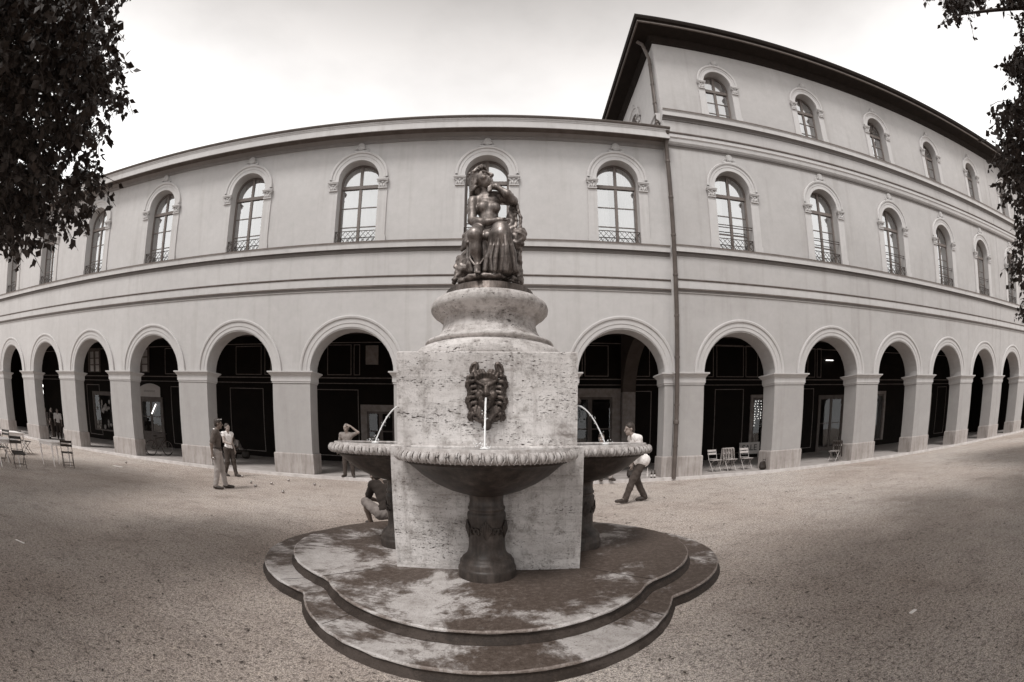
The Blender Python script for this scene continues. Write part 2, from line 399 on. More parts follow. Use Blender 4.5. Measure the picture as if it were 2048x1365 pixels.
lens.write('''shader fisheye_lens(output point position = point(0.0), output vector direction = vector(0.0, 0.0, 1.0), output color throughput = color(1.0))
{
    point p = camera_shader_raster_position();
    float X = (p[0] - 0.5) * 2048.0 - (%f);
    float Y = -(p[1] - 0.5) * 1364.5 - (%f);
    float yy = Y / (1.0 - %.9f * Y);
    float xx = X * (1.0 + %.9f * yy);
    float r = max(sqrt(xx * xx + yy * yy), 1e-6);
    float q = r / %f;
    float th = q;
    for (int k = 0; k < 8; k++) {
        float g = th + (%f) * th * th * th + (%f) * th * th * th * th * th - q;
        float h = 1.0 + 3.0 * (%f) * th * th + 5.0 * (%f) * th * th * th * th;
        th -= g / h;
    }
    direction = vector(sin(th) * xx / r, -sin(th) * yy / r, cos(th));
}
''' % (LCX, LCY, LKEY, LKEY, LF, LK3, LK5, LK3, LK5))
try:
    cd.type = 'CUSTOM'; cd.custom_mode = 'INTERNAL'; cd.custom_shader = lens
    if not cd.custom_bytecode_hash: raise RuntimeError('lens shader did not compile')
except Exception:                         # a Blender without lens shaders: the nearest built-in fisheye
    cd.type = 'PANO'; cd.panorama_type = 'FISHEYE_EQUIDISTANT'; cd.fisheye_fov = math.radians(160)

# ------------------------------------------------------------------ sky, sun
SUN_EL, SUN_AZ = math.radians(58), math.radians(205)
W = bpy.data.worlds.new('World'); sc.world = W; W.use_nodes = True
t = W.node_tree; t.nodes.clear()
def wn(typ, **kw):
    n = t.nodes.new(typ)
    for k, v in kw.items(): setattr(n, k, v)
    return n
out = wn('ShaderNodeOutputWorld'); bg = wn('ShaderNodeBackground'); bg.inputs['Strength'].default_value = .128
sky = wn('ShaderNodeTexSky')
try: sky.sky_type = 'NISHITA'
except TypeError: pass
sky.sun_disc = False; sky.sun_elevation = SUN_EL; sky.sun_rotation = SUN_AZ; sky.dust_density = 4.0; sky.air_density = 1.0
bw = wn('ShaderNodeRGBToBW'); t.links.new(sky.outputs[0], bw.inputs[0])
tc = wn('ShaderNodeTexCoord'); sep = wn('ShaderNodeSeparateXYZ'); t.links.new(tc.outputs['Generated'], sep.inputs[0])
# overcast: luminous near the horizon, a greyer cloud deck overhead
rp = wn('ShaderNodeValToRGB'); t.links.new(sep.outputs['Z'], rp.inputs['Fac'])
e = rp.color_ramp.elements; e[0].position = 0; e[0].color = (15, 15, 15, 1); e[1].position = 1; e[1].color = (2.0, 1.85, 1.75, 1)
for p, v in ((.48, (14.5, 14.4, 14.2, 1)), (.60, (13.2, 12.9, 12.7, 1)), (.70, (9.4, 9.0, 8.75, 1)), (.80, (5.2, 4.9, 4.7, 1))):
    x = e.new(p); x.color = v
nz = wn('ShaderNodeTexNoise'); nz.inputs['Scale'].default_value = 2.6; nz.inputs['Detail'].default_value = 6; nz.inputs['Roughness'].default_value = .55
mp = wn('ShaderNodeMapping'); mp.inputs['Scale'].default_value = (1, 1, 2.2); t.links.new(tc.outputs['Generated'], mp.inputs[0]); t.links.new(mp.outputs[0], nz.inputs['Vector'])
cr = wn('ShaderNodeValToRGB'); t.links.new(nz.outputs[0], cr.inputs[0])
cr.color_ramp.elements[0].position = .3; cr.color_ramp.elements[0].color = (.88, .88, .88, 1); cr.color_ramp.elements[1].position = .62; cr.color_ramp.elements[1].color = (1.08, 1.08, 1.08, 1)
m1 = wn('ShaderNodeMix', data_type='RGBA', blend_type='MULTIPLY'); m1.inputs[0].default_value = 1
t.links.new(rp.outputs[0], m1.inputs[6]); t.links.new(cr.outputs[0], m1.inputs[7])
m2 = wn('ShaderNodeMix', data_type='RGBA', blend_type='MIX'); m2.inputs[0].default_value = .82     # cloud cover over the clear sky
t.links.new(bw.outputs[0], m2.inputs[6]); t.links.new(m1.outputs[2], m2.inputs[7])
t.links.new(m2.outputs[2], bg.inputs['Color']); t.links.new(bg.outputs[0], out.inputs[0])
sl = bpy.data.lights.new('sun', 'SUN'); sl.energy = 3.3; sl.angle = math.radians(18); sl.color = (1, .99, .975)
so = bpy.data.objects.new('sun', sl); col.objects.link(so)
sd = Vector((math.sin(SUN_AZ)*math.cos(SUN_EL), math.cos(SUN_AZ)*math.cos(SUN_EL), math.sin(SUN_EL)))   # towards the sun
so.rotation_euler = (-sd).to_track_quat('-Z', 'Y').to_euler(); so.location = (0, -20, 30)
vs = sc.view_settings; vs.view_transform = 'Standard'; vs.look = 'None'; vs.gamma = 1; vs.exposure = -0.27; vs.use_curve_mapping = False

# ------------------------------------------------------------------ ground
mb = MB(); mb.face([(-150, -120, 0), (150, -120, 0), (150, 120, 0), (-150, 120, 0)])
tag(mb.build('ground', M['gravel']), kind='structure')
mb = MB()                                                       # arcade floor, a step above the square
mb.box(-40, 42, -.12, 7.3, -.05, .10)
tag(mb.build('pavement', M['pave']), kind='structure')
mb = MB(); x = -40
while x < 42:
    w = random.uniform(1.3, 2.2); mb.box(x+.006, x+w-.006, -.30+random.uniform(-.012, .012), -.125, -.05, .104+random.uniform(-.004, .004)); x += w
tag(mb.build('kerb', M['kerb']), kind='structure')
# twigs, pebbles and dry leaves scattered over the gravel
V = []; F = []
def scrap(x, y, s, flat=True):
    a = rng.uniform(0, 2*PI); l, w = s*rng.uniform(.7, 1.5), s*rng.uniform(.25, .6); z = .006
    p = [(-l, 0), (0, -w), (l, 0), (0, w)]; b = len(V)
    for i, (u, v) in enumerate(p): V.append((x+u*math.cos(a)-v*math.sin(a), y+u*math.sin(a)+v*math.cos(a), z+rng.uniform(0, .35)*s))
    F.append((b, b+1, b+2, b+3))
for _ in range(4200):
    x, y = rng.uniform(-22, 24), rng.uniform(-15, -.4)
    if (x-.41)**2+(y+8.9)**2 < 7.8: continue
    scrap(x, y, rng.uniform(.008, .028))
for _ in range(700):
    x, y = rng.normal(9, 5), rng.normal(-4.5, 2.2)
    if y < -.5: scrap(x, y, rng.uniform(.015, .04))
for _ in range(1500):
    x, y = rng.uniform(-6, 7), rng.uniform(-14.5, -10)
    if (x-.41)**2+(y+8.9)**2 > 8.5: scrap(x, y, rng.uniform(.006, .022))
for _ in range(380):
    x, y = rng.uniform(-8, 9), rng.uniform(-14, -9.5)
    if (x-.41)**2+(y+8.9)**2 > 8.6: scrap(x, y, rng.uniform(.010, .028))
tag(np_mesh('leaf_litter', np.array(V), np.array(F), M['litter'], None, False), kind='stuff')

# ------------------------------------------------------------------ the two buildings
L = thing('arcade_building', 'long two-storey plastered building with round arcade arches and arched upper windows', 'building')
Rb = thing('corner_building', 'taller three-storey plastered wing with wide dark eaves right of the drainpipe', 'building')
BAY, RB = 4.5, 4.421
LC = [k*BAY for k in range(-8, 2)]; RC = [8.91+k*RB for k in range(7)]
XL, XJ, XR = -38.3, 6.34, 37.7
YW = -.16
AR, AZ = 1.5, 3.66                                             # arch radius, spring height

def panel(mb, xl, xr, z0, z1, xc, hw, zs, zsill, y, depth, m=0, N=20, back=False):
    pts = [(xc+hw*math.cos(PI*i/N), zs+hw*math.sin(PI*i/N)) for i in range(N+1)]
    P = lambda x, z: (x, y, z)
    def q(a, b, c, d): mb.face([a, b, c, d] if not back else [d, c, b, a], m)
    if zs > z0+1e-4:
        q(P(xl, z0), P(xc-hw, z0), P(xc-hw, zs), P(xl, zs)); q(P(xc+hw, z0), P(xr, z0), P(xr, zs), P(xc+hw, zs))
    if zsill > z0+1e-4: q(P(xc-hw, z0), P(xc+hw, z0), P(xc+hw, zsill), P(xc-hw, zsill))
    q(P(xl, zs), P(xc-hw, zs), P(xc-hw, z1), P(xl, z1)); q(P(xc+hw, zs), P(xr, zs), P(xr, z1), P(xc+hw, z1))
    for i in range(N):
        (xa, za), (xb, zb) = pts[i], pts[i+1]
        q(P(xb, zb), P(xa, za), P(xa, z1), P(xb, z1))
        if depth: mb.face([(xa, y, za), (xb, y, zb), (xb, y+depth, zb), (xa, y+depth, za)], m, True)
    if depth and zs > zsill:
        mb.face([(xc-hw, y, zsill), (xc-hw, y+depth, zsill), (xc-hw, y+depth, zs), (xc-hw, y, zs)], m)
        mb.face([(xc+hw, y, zsill), (xc+hw, y, zs), (xc+hw, y+depth, zs), (xc+hw, y+depth, zsill)], m)
        mb.face([(xc-hw, y, zsill), (xc+hw, y, zsill), (xc+hw, y+depth, zsill), (xc-hw, y+depth, zsill)], m)

def facade(parent, mat, centers, x0, x1, y, bay, levels):
    mb = MB()
    for i, xc in enumerate(centers):
        xl = x0 if i == 0 else xc-bay/2; xr = x1 if i == len(centers)-1 else xc+bay/2
        panel(mb, xl, xr, AZ, 7.9, xc, AR, AZ, AZ, y, .60-y)
        panel(mb, xl, xr, AZ, 6.6, xc, AR, AZ, AZ, .60, 0, 0, 20, True)
        for z0, z1, hw, zs, zsill in levels: panel(mb, xl, xr, z0, z1, xc, hw, zs, zsill, y, .42)
    return mb.build('wall', mat, parent)
F2 = (7.9, 12.45, .75, 10.48, 8.11)
F3 = (12.45, 17.10, .61, 15.19, 13.50)
facade(L, M['wall'], LC, XL, XJ, 0, BAY, [F2])
facade(Rb, M['wall2'], RC, XJ, XR, YW, RB, [F2, F3])
# the wing's flank above the lower roof, and the narrow return at the joint
mb = MB(); hwS, zsS, yS = .58, 15.05, 3.02
mb.face([(XJ, 0, 3.7), (XJ, YW, 3.7), (XJ, YW, 17.1), (XJ, 0, 17.1)])
N = 20; pts = [(yS-hwS*math.cos(PI*i/N), zsS+hwS*math.sin(PI*i/N)) for i in range(N+1)]
mb.face([(XJ, 0, 12), (XJ, 0, zsS), (XJ, yS-hwS, zsS), (XJ, yS-hwS, 12)]); mb.face([(XJ, yS+hwS, 12), (XJ, yS+hwS, zsS), (XJ, 14, zsS), (XJ, 14, 12)])
mb.face([(XJ, 0, zsS), (XJ, 0, 17.1), (XJ, yS-hwS, 17.1), (XJ, yS-hwS, zsS)]); mb.face([(XJ, yS+hwS, zsS), (XJ, yS+hwS, 17.1), (XJ, 14, 17.1), (XJ, 14, zsS)])
mb.face([(XJ, yS-hwS, 12), (XJ, yS-hwS, 13.5), (XJ, yS+hwS, 13.5), (XJ, yS+hwS, 12)])
for i in range(N):
    (a, b), (c, d) = pts[i], pts[i+1]; mb.face([(XJ, a, b), (XJ, a, 17.1), (XJ, c, 17.1), (XJ, c, d)]); mb.face([(XJ, a, b), (XJ, c, d), (XJ+.4, c, d), (XJ+.4, a, b)])
mb.face([(XJ, yS-hwS, 13.5), (XJ, yS-hwS, zsS), (XJ+.4, yS-hwS, zsS), (XJ+.4, yS-hwS, 13.5)]); mb.face([(XJ, yS+hwS, 13.5), (XJ+.4, yS+hwS, 13.5), (XJ+.4, yS+hwS, zsS), (XJ, yS+hwS, zsS)])
mb.build('flank_wall', M['wall'], Rb)

# piers with plinth and impost (one prototype, copied)
def impost_prof(): return [(.0, 3.30), (.025, 3.30), (.025, 3.345), (.045, 3.36), (.045, 3.535), (.055, 3.55), (.075, 3.58), (.12, 3.635), (.155, 3.66), (.155, 3.705), (0, 3.705)]
def ring_prism(mb, x0, x1, y0, y1, prof, m=0):
    rows = [[(x0-o, y0-o, z), (x1+o, y0-o, z), (x1+o, y1+o, z), (x0-o, y1+o, z)] for o, z in prof]
    mb.grid(rows, m, False, True)
def make_pier(parent, x0, x1, y0, mat):
    mb = MB(); mb.box(x0, x1, y0, .60, .82, 3.31); p = mb.build('pier', mat, parent)
    mb = MB(); ring_prism(mb, x0, x1, y0, .60, impost_prof()); mb.face([(x0, y0, 3.7), (x1, y0, 3.7), (x1, .6, 3.7), (x0, .6, 3.7)]); mb.build('impost', M['trim'], p)
    mb = MB(); ring_prism(mb, x0, x1, y0, .60, [(.045, -.02), (.045, .80), (.03, .83), (0, .835)]); mb.build('plinth', M['plinth'], p)
    return p
pr0 = make_pier(L, -.745, .745, 0, M['pier'])
pr0.location = (-.5*BAY, 0, 0)
for k in range(-8, 0):
    copy_tree(pr0, L, ((k-.5)*BAY, 0, 0))
copy_tree(pr0, L, (.5*BAY, 0, 0))
make_pier(L, 6.0, XJ-.01, 0, M['pier'])
make_pier(Rb, XJ+.02, 8.91-AR, YW, M['pier2'])
pr1 = make_pier(Rb, -.71, .71, YW, M['pier2']); pr1.location = (8.91+RB/2, 0, 0)
for k in range(1, 7): copy_tree(pr1, Rb, (8.91+RB/2+k*RB, 0, 0))

# archivolts over the arcade
def arch_ring(parent, y):
    mb = MB(); mb.arch([(1.498, -.02), (1.498, .022), (1.615, .022), (1.628, .038), (1.78, .038), (1.795, .075), (1.85, .085), (1.888, .07), (1.888, -.005)], 0, AZ+.045, y, 40)
    return mb.build('arch_moulding', M['trim'], parent)
a0 = arch_ring(L, 0); a0.location = (LC[0], 0, 0)
for x in LC[1:]: copy_tree(a0, L, (x, 0, 0))
a1 = arch_ring(Rb, YW); a1.location = (RC[0], 0, 0)
for x in RC[1:]: copy_tree(a1, Rb, (x, 0, 0))

# string courses
STR1 = [(0, 6.43), (.03, 6.43), (.035, 6.46), (.05, 6.47), (.055, 6.51), (.085, 6.53), (.09, 6.565), (.0, 6.60)]
STR1B = [(0, 6.60), (.018, 6.60), (.018, 6.86), (.05, 6.885), (.055, 6.915), (0, 6.93)]
SILL = [(0, 7.74), (.025, 7.74), (.03, 7.775), (.05, 7.79), (.045, 7.845), (.13, 7.85), (.135, 8.03), (.165, 8.045), (.17, 8.085), (0, 8.108)]
FR2 = [(0, 11.90), (.03, 11.90), (.035, 11.94), (.07, 11.96), (.075, 12.02), (.13, 12.08), (.15, 12.20), (.17, 12.22), (.17, 12.255), (0, 12.28)]
FR2B = [(0, 12.29), (.02, 12.29), (.02, 12.50), (.055, 12.53), (.06, 12.565), (0, 12.58)]
SILL3 = [(0, 13.08), (.03, 13.08), (.04, 13.13), (.09, 13.17), (.15, 13.20), (.155, 13.38), (.19, 13.41), (.20, 13.46), (0, 13.495)]
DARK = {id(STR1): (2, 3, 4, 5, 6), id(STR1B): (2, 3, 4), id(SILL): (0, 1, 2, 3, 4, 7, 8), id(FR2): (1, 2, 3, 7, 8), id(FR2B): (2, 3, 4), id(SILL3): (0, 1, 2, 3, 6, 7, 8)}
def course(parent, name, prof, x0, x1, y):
    """string course: plaster body, sheet-metal cover on its ledges, underside hollow coloured dark for shade"""
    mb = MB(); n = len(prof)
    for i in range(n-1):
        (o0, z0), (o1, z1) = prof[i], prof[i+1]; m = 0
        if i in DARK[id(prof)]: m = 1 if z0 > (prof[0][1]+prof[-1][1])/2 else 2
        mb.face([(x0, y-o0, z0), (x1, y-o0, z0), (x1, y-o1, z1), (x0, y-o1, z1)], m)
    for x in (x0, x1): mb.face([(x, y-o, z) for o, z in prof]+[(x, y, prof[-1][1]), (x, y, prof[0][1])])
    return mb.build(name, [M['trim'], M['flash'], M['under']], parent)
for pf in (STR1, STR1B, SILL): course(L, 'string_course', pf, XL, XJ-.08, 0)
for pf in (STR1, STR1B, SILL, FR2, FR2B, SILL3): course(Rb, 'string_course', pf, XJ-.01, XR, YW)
# short stretch of sill course on the wing's flank
mb = MB(); mb.sweepx(SILL3, 0, 14, 0); mb.xf(Matrix.Translation((XJ, 14-.0, 0)) @ Matrix.Rotation(-PI/2, 4, 'Z')); mb.build('string_course', M['trim'], Rb)

# eaves of the lower building: cove, soffit, fascia, gutter
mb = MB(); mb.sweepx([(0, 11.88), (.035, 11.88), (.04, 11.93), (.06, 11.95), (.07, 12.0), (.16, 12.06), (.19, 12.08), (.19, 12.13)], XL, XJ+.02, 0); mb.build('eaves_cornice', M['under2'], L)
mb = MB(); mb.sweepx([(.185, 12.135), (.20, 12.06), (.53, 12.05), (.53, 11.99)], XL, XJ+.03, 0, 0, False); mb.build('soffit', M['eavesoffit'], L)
mb = MB(); mb.sweepx([(.53, 11.99), (.565, 11.99), (.565, 12.225), (.58, 12.235), (.58, 12.265), (.60, 12.285), (.62, 12.33)], XL, XJ+.06, 0); mb.build('fascia', M['trim'], L)
mb = MB(); mb.sweepx([(.56, 12.30), (.64, 12.335), (.66, 12.37), (.66, 12.40), (.60, 12.41)], XL, XJ+.07, 0); mb.tube([(XL, -.645, 12.395), (XJ+.07, -.645, 12.395)], .022, 8); mb.build('gutter', M['copper'], L)
mb = MB(); mb.face([(XL, -.60, 12.41), (XJ, -.60, 12.41), (XJ, 11.5, 14.6), (XL, 11.5, 14.6)]); mb.face([(XL, 11.5, 14.6), (XJ, 11.5, 14.6), (XJ, 12, 0), (XL, 12, 0)])
mb.build('roof', M['roof'], L)
# eaves of the wing
ov, zE = .80, 17.10
def rect_ring(mb, o0, z0, o1, z1, m=0):       # a sloping collar round two sides of the wing, mitred at the corner
    A = lambda o, z: [(XR, YW-o, z), (XJ-o, YW-o, z), (XJ-o, 14, z)]
    a, b = A(o0, z0), A(o1, z1)
    for i in range(2): mb.face([a[i], a[i+1], b[i+1], b[i]], m)
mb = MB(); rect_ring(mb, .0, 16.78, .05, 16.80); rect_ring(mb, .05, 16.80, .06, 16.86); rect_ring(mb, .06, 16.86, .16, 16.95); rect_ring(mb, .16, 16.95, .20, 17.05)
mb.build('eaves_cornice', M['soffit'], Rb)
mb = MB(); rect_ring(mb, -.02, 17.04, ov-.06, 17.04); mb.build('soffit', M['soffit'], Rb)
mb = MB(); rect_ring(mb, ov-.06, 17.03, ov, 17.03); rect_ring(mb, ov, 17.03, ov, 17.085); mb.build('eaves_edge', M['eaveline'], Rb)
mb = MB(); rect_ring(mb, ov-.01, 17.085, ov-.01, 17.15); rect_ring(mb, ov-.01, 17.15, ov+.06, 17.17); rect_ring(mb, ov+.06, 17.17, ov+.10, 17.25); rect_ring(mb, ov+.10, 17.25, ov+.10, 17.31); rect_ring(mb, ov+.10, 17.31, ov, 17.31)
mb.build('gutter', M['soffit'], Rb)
mb = MB(); zr = 17.30
mb.face([(XJ-ov-.08, YW-ov-.08, zr), (XR, YW-ov-.08, zr), (XR, 6.5, zr+1.4), (XJ+6.6, 6.5, zr+1.4)]); mb.face([(XJ-ov-.08, 14, zr), (XJ-ov-.08, YW-ov-.08, zr), (XJ+6.6, 6.5, zr+1.4), (XJ+6.6, 14, zr+1.4)]); mb.face([(XJ+6.6, 6.5, zr+1.4), (XR, 6.5, zr+1.4), (XR, 14, zr+1.4), (XJ+6.6, 14, zr+1.4)])
mb.face([(XR, YW, 0), (XR, 14, 0), (XR, 14, 17.1), (XR, YW, 17.1)]); mb.face([(XJ, 14, 0), (XJ, 14, 17.3), (XR, 14, 17.3), (XR, 14, 0)])
mb.build('roof', M['roof'], Rb)
# drainpipe at the joint, with collars; and the short pipe on the flank above the lower roof
mb = MB(); px, py = XJ-.01, -.31
mb.tube([(px, -.60, 12.30), (px, -.45, 12.12), (px, py, 11.85), (px, py, .06)], .075, 14)
for z in (11.2, 9.8, 8.4, 7.0, 5.6, 4.2, 2.6, 1.2): mb.tube([(px, py, z-.035), (px, py, z+.035)], .088, 14)
mb.lathe([(.10, 1.95), (.10, 2.05), (.078, 2.1)], px, py, 14)
mb.build('downpipe', M['copper'], L)
mb = MB(); mb.tube([(XJ-.55, .05, 17.0), (XJ-.35, .03, 16.85), (XJ-.12, .10, 16.2), (XJ-.12, .10, 12.75), (XJ-.16, -.05, 12.45)], .07, 12)
for z in (15.9, 14.9, 14.0, 13.1): mb.tube([(XJ-.12, .10, z-.03), (XJ-.12, .10, z+.03)], .082, 12)
mb.build('downpipe', M['copper'], Rb)

# ------------------------------------------------------------------ windows
def capital(mb, x, y, z0, z1, w):
    mb.box(x-w*.5, x+w*.5, y-.075, y+.0, z0, z0+.035)
    mb.box(x-w*.46, x+w*.46, y-.06, y, z0+.035, z1-.075)
    mb.box(x-w*.60, x+w*.60, y-.115, y, z1-.075, z1-.035); mb.box(x-w*.64, x+w*.64, y-.13, y, z1-.035, z1)
    h = z1-z0
    for sx in (-1, 1):                       # volutes
        c = (x+sx*w*.46, y-.085, z1-.115)
        for i in range(7):
            a = i*1.1; r = .042*(1-i/9)
            mb.ell((c[0]+sx*r*math.cos(a), c[1], c[2]+r*math.sin(a)), (.018, .022, .018), 6)
        mb.tube([(x+sx*w*.12, y-.065, z0+.06), (x+sx*w*.30, y-.095, z0+h*.45), (x+sx*w*.44, y-.09, z1-.14)], [.02, .018, .012], 6)
    for dx in (-.32, -.11, .11, .32):         # acanthus leaves
        mb.ell((x+dx*w, y-.07, z0+.10), (w*.09, .025, .075), 8)
    mb.ell((x, y-.08, z1-.13), (w*.12, .025, .035), 8)
def scroll_crest(mb, y, z0, s):
    for i in range(9):                        # shell
        a = PI*(.02+.96*i/8); r = .155*s
        mb.tube([(0, y-.03, z0+.085*s), (r*math.cos(a)*.95, y-.045, z0+.12*s+r*1.25*math.sin(a))], [.018*s, .032*s], 6)
    mb.ell((0, y-.02, z0+.19*s), (.14*s, .03, .15*s), 12)
    for sx in (-1, 1):
        pts = []
        for i in range(15):
            a = PI*.9-i*.52; r = (.068-.0038*i)*s
            pts.append((sx*(.20*s+r*math.cos(a)), y-.035, z0+.06*s+r*math.sin(a)))
        mb.tube(pts, .017*s, 6)
        mb.tube([(sx*.04*s, y-.03, z0+.05*s), (sx*.12*s, y-.035, z0+.10*s), (sx*.2*s, y-.03, z0+.125*s), (sx*.29*s, y-.03, z0+.02*s)], [.02*s, .02*s, .016*s, .012*s], 6)
    mb.box(-.30*s, .30*s, y-.05, y, z0-.02, z0+.02)
def window(parent, y, hw, zs, zsill, pw, ro, capz, crest, rail, curtain, dark_fan=False, rails2=False):
    yf = y+.30
    mb = MB()                                # timber frame with transom and mullion
    N = 24
    mb.arch([(hw+.0, 0), (hw-.075, 0), (hw-.075, -.06), (hw-.0, -.06)], 0, zs, yf, N)
    for sx in (-1, 1): mb.box(min(sx*hw, sx*(hw-.075)), max(sx*hw, sx*(hw-.075)), yf, yf+.06, zsill, zs)
    zt = zs-.21
    mb.box(-hw+.07, hw-.07, yf-.03, yf+.05, zt, zt+.125)
    mb.box(-.05, .05, yf-.015, yf+.05, zsill+.02, zs+hw-.06)
    mb.box(-hw+.07, hw-.07, yf-.005, yf+.055, zsill, zsill+.09)
    for k in (1, 2):
        zz = zsill+(zt-zsill)*k/3; mb.box(-hw+.07, hw-.07, yf+.005, yf+.04, zz-.016, zz+.016)
    if dark_fan:
        for i in range(1, 6):
            a = PI*i/6; mb.bar((0, yf+.0, zs-.05), ((hw-.05)*math.cos(a), yf+.0, zs+(hw-.05)*math.sin(a)), .03)
    w = mb.build('window', M['frame'], parent)
    def shape(mb, yy, inset, m=0):
        r = hw-inset; mb.face([(-r, yy, zsill+.02), (r, yy, zsill+.02)]+[(r*math.cos(PI*i/N), yy, zs+r*math.sin(PI*i/N)) for i in range(N+1)], m)
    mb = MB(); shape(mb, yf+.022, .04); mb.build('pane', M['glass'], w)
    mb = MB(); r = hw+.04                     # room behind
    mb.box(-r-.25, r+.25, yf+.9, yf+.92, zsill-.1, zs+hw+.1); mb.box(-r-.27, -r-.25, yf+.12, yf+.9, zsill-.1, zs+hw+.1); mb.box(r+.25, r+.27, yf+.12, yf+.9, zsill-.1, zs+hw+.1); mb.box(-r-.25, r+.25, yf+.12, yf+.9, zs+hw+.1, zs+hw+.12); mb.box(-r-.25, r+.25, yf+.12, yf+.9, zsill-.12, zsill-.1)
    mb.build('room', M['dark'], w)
    mb = MB()
    for (xa, xb, zb) in curtain:             # wavy curtain strips hung behind the glass
        rows = [[], []]; n = 36
        for i in range(n+1):
            x = xa+(xb-xa)*i/n; zt2 = zs+math.sqrt(max(0, (hw-.02)**2-x*x)) if abs(x) < hw-.02 else zs
            yy = yf+.07+.018*math.sin(i*1.25)
            rows[0].append((x, yy, zb)); rows[1].append((x, yy, zt2 if not dark_fan else zs-.1))
        mb.grid(rows, 0, True)
    if curtain: mb.build('curtain', M['curtain'], w)
    mb = MB()                                # plaster surround: pilasters, archivolt
    xo = hw+pw
    for sx in (-1, 1):
        a, b = sorted((sx*(hw-.005), sx*xo)); mb.box(a, b, y-.045, y+.002, zsill+.22, capz)
        mb.box(a-(.03 if sx < 0 else 0), b+(.03 if sx > 0 else 0), y-.07, y+.002, zsill, zsill+.20); mb.box(a-(.015 if sx < 0 else 0), b+(.015 if sx > 0 else 0), y-.06, y+.002, zsill+.20, zsill+.235)
    zr = capz+.34
    mb.arch([(hw-.003, -.01), (hw-.003, .05), (hw+.13, .05), (hw+.14, .065), (ro-.09, .065), (ro-.075, .10), (ro-.02, .115), (ro, .10), (ro, -.002)], 0, zs, y, 36)
    for sx in (-1, 1):
        a, b = sorted((sx*(hw-.003), sx*ro)); mb.box(a, b, y-.06, y+.002, zr-.001, zs+.003) if zs > zr+.002 else None
    mb.build('surround', M['trim'], w)
    for sx in (-1, 1):
        mb = MB(); capital(mb, sx*(hw+pw*.5), y-.02, capz, zr, pw); mb.build('capital', M['trim'], w)
    mb = MB(); scroll_crest(mb, y-.01, zs+ro+.03, crest); mb.build('crest', M['trim'], w)
    if rail:
        mb = MB(); yr = y+.06; zt_, zb_ = zsill+.46, zsill+.05
        for z in (zt_, zb_): mb.bar((-hw+.01, yr, z), (hw-.01, yr, z), .022)
        n = 4; st = (2*hw-.02)/n
        for i in range(n):
            xa = -hw+.01+i*st
            mb.bar((xa, yr, zb_), (xa+st, yr, zt_), .014); mb.bar((xa, yr, zt_), (xa+st, yr, zb_), .014)
            mb.bar((xa, yr-.008, (zb_+zt_)/2), (xa+st/2, yr-.008, zt_), .011); mb.bar((xa+st/2, yr-.008, zt_), (xa+st, yr-.008, (zb_+zt_)/2), .011)
            mb.bar((xa, yr-.008, (zb_+zt_)/2), (xa+st/2, yr-.008, zb_), .011); mb.bar((xa+st/2, yr-.008, zb_), (xa+st, yr-.008, (zb_+zt_)/2), .011)
        for x in (-hw+.01, hw-.01): mb.bar((x, yr, zb_), (x, yr, zt_), .02); mb.bar((x, yr, zt_), (x, yf, zt_), .015)
        mb.build('railing', M['iron'], w)
    if rails2:
        mb = MB(); yr = y+.05
        for z in (zsill+.88, zsill+.97): mb.bar((-hw, yr, z), (hw, yr, z), .024)
        mb.build('safety_bar', M['iron'], w)
    return w
full = lambda hw, zb: [(-hw+.02, hw-.02, zb)]
kw2 = dict(hw=.75, zs=10.48, zsill=8.11, pw=.325, ro=1.075, capz=10.05, crest=1.0)
WA = window(L, 0, rail=True, curtain=full(.75, 8.13), **kw2)
WB = window(L, 0, rail=True, curtain=[(-.73, -.42, 8.13), (.05, .16, 8.13)], **kw2)
WC = window(L, 0, rail=True, curtain=[(-.73, -.25, 8.13), (.1, .73, 8.13)], **kw2)
lay = {-2: WB, 1: WC, -3: WC, -5: WB}
first = {id(WA): True, id(WB): True, id(WC): True}
for k in range(-8, 2):
    w = lay.get(k, WA)
    if first[id(w)]: w.location = (k*BAY, 0, 0); first[id(w)] = False
    else: copy_tree(w, L, (k*BAY, 0, 0))
VA = window(Rb, YW, rail=True, rails2=True, curtain=[(-.73, -.30, 9.6), (.06, .70, 8.13)], **kw2)
VB = window(Rb, YW, rail=True, rails2=True, curtain=full(.75, 8.13), **kw2)
VA.location = (RC[0], 0, 0); VB.location = (RC[1], 0, 0)
for i in range(2, 7): copy_tree(VB if i != 5 else VA, Rb, (RC[i], 0, 0))
kw3 = dict(hw=.61, zs=15.19, zsill=13.50, pw=.27, ro=.90, capz=14.80, crest=.82, rail=False)
UA = window(Rb, YW, curtain=[(-.6, -.08, 13.52), (.1, .42, 13.52)], **kw3); UB = window(Rb, YW, curtain=full(.61, 13.52), **kw3); UC = window(Rb, YW, curtain=full(.61, 13.52), dark_fan=True, **kw3)
UA.location = (RC[0], 0, 0); UB.location = (RC[1], 0, 0); UC.location = (RC[2], 0, 0)
for i, w in ((3, UC), (4, UA), (5, UB), (6, UB)): copy_tree(w, Rb, (RC[i], 0, 0))
US = window(Rb, 0, curtain=[], **{**kw3, 'hw': hwS, 'zs': zsS}); US.location = (XJ, yS, 0); US.rotation_euler = (0, 0, -PI/2)
# lightning-conductor cable down the wing
mb = MB(); mb.tube([(28.9, YW-.02, 17.0), (28.9, YW-.02, .5)], .008, 5); mb.build('cable', M['wall'], Rb)

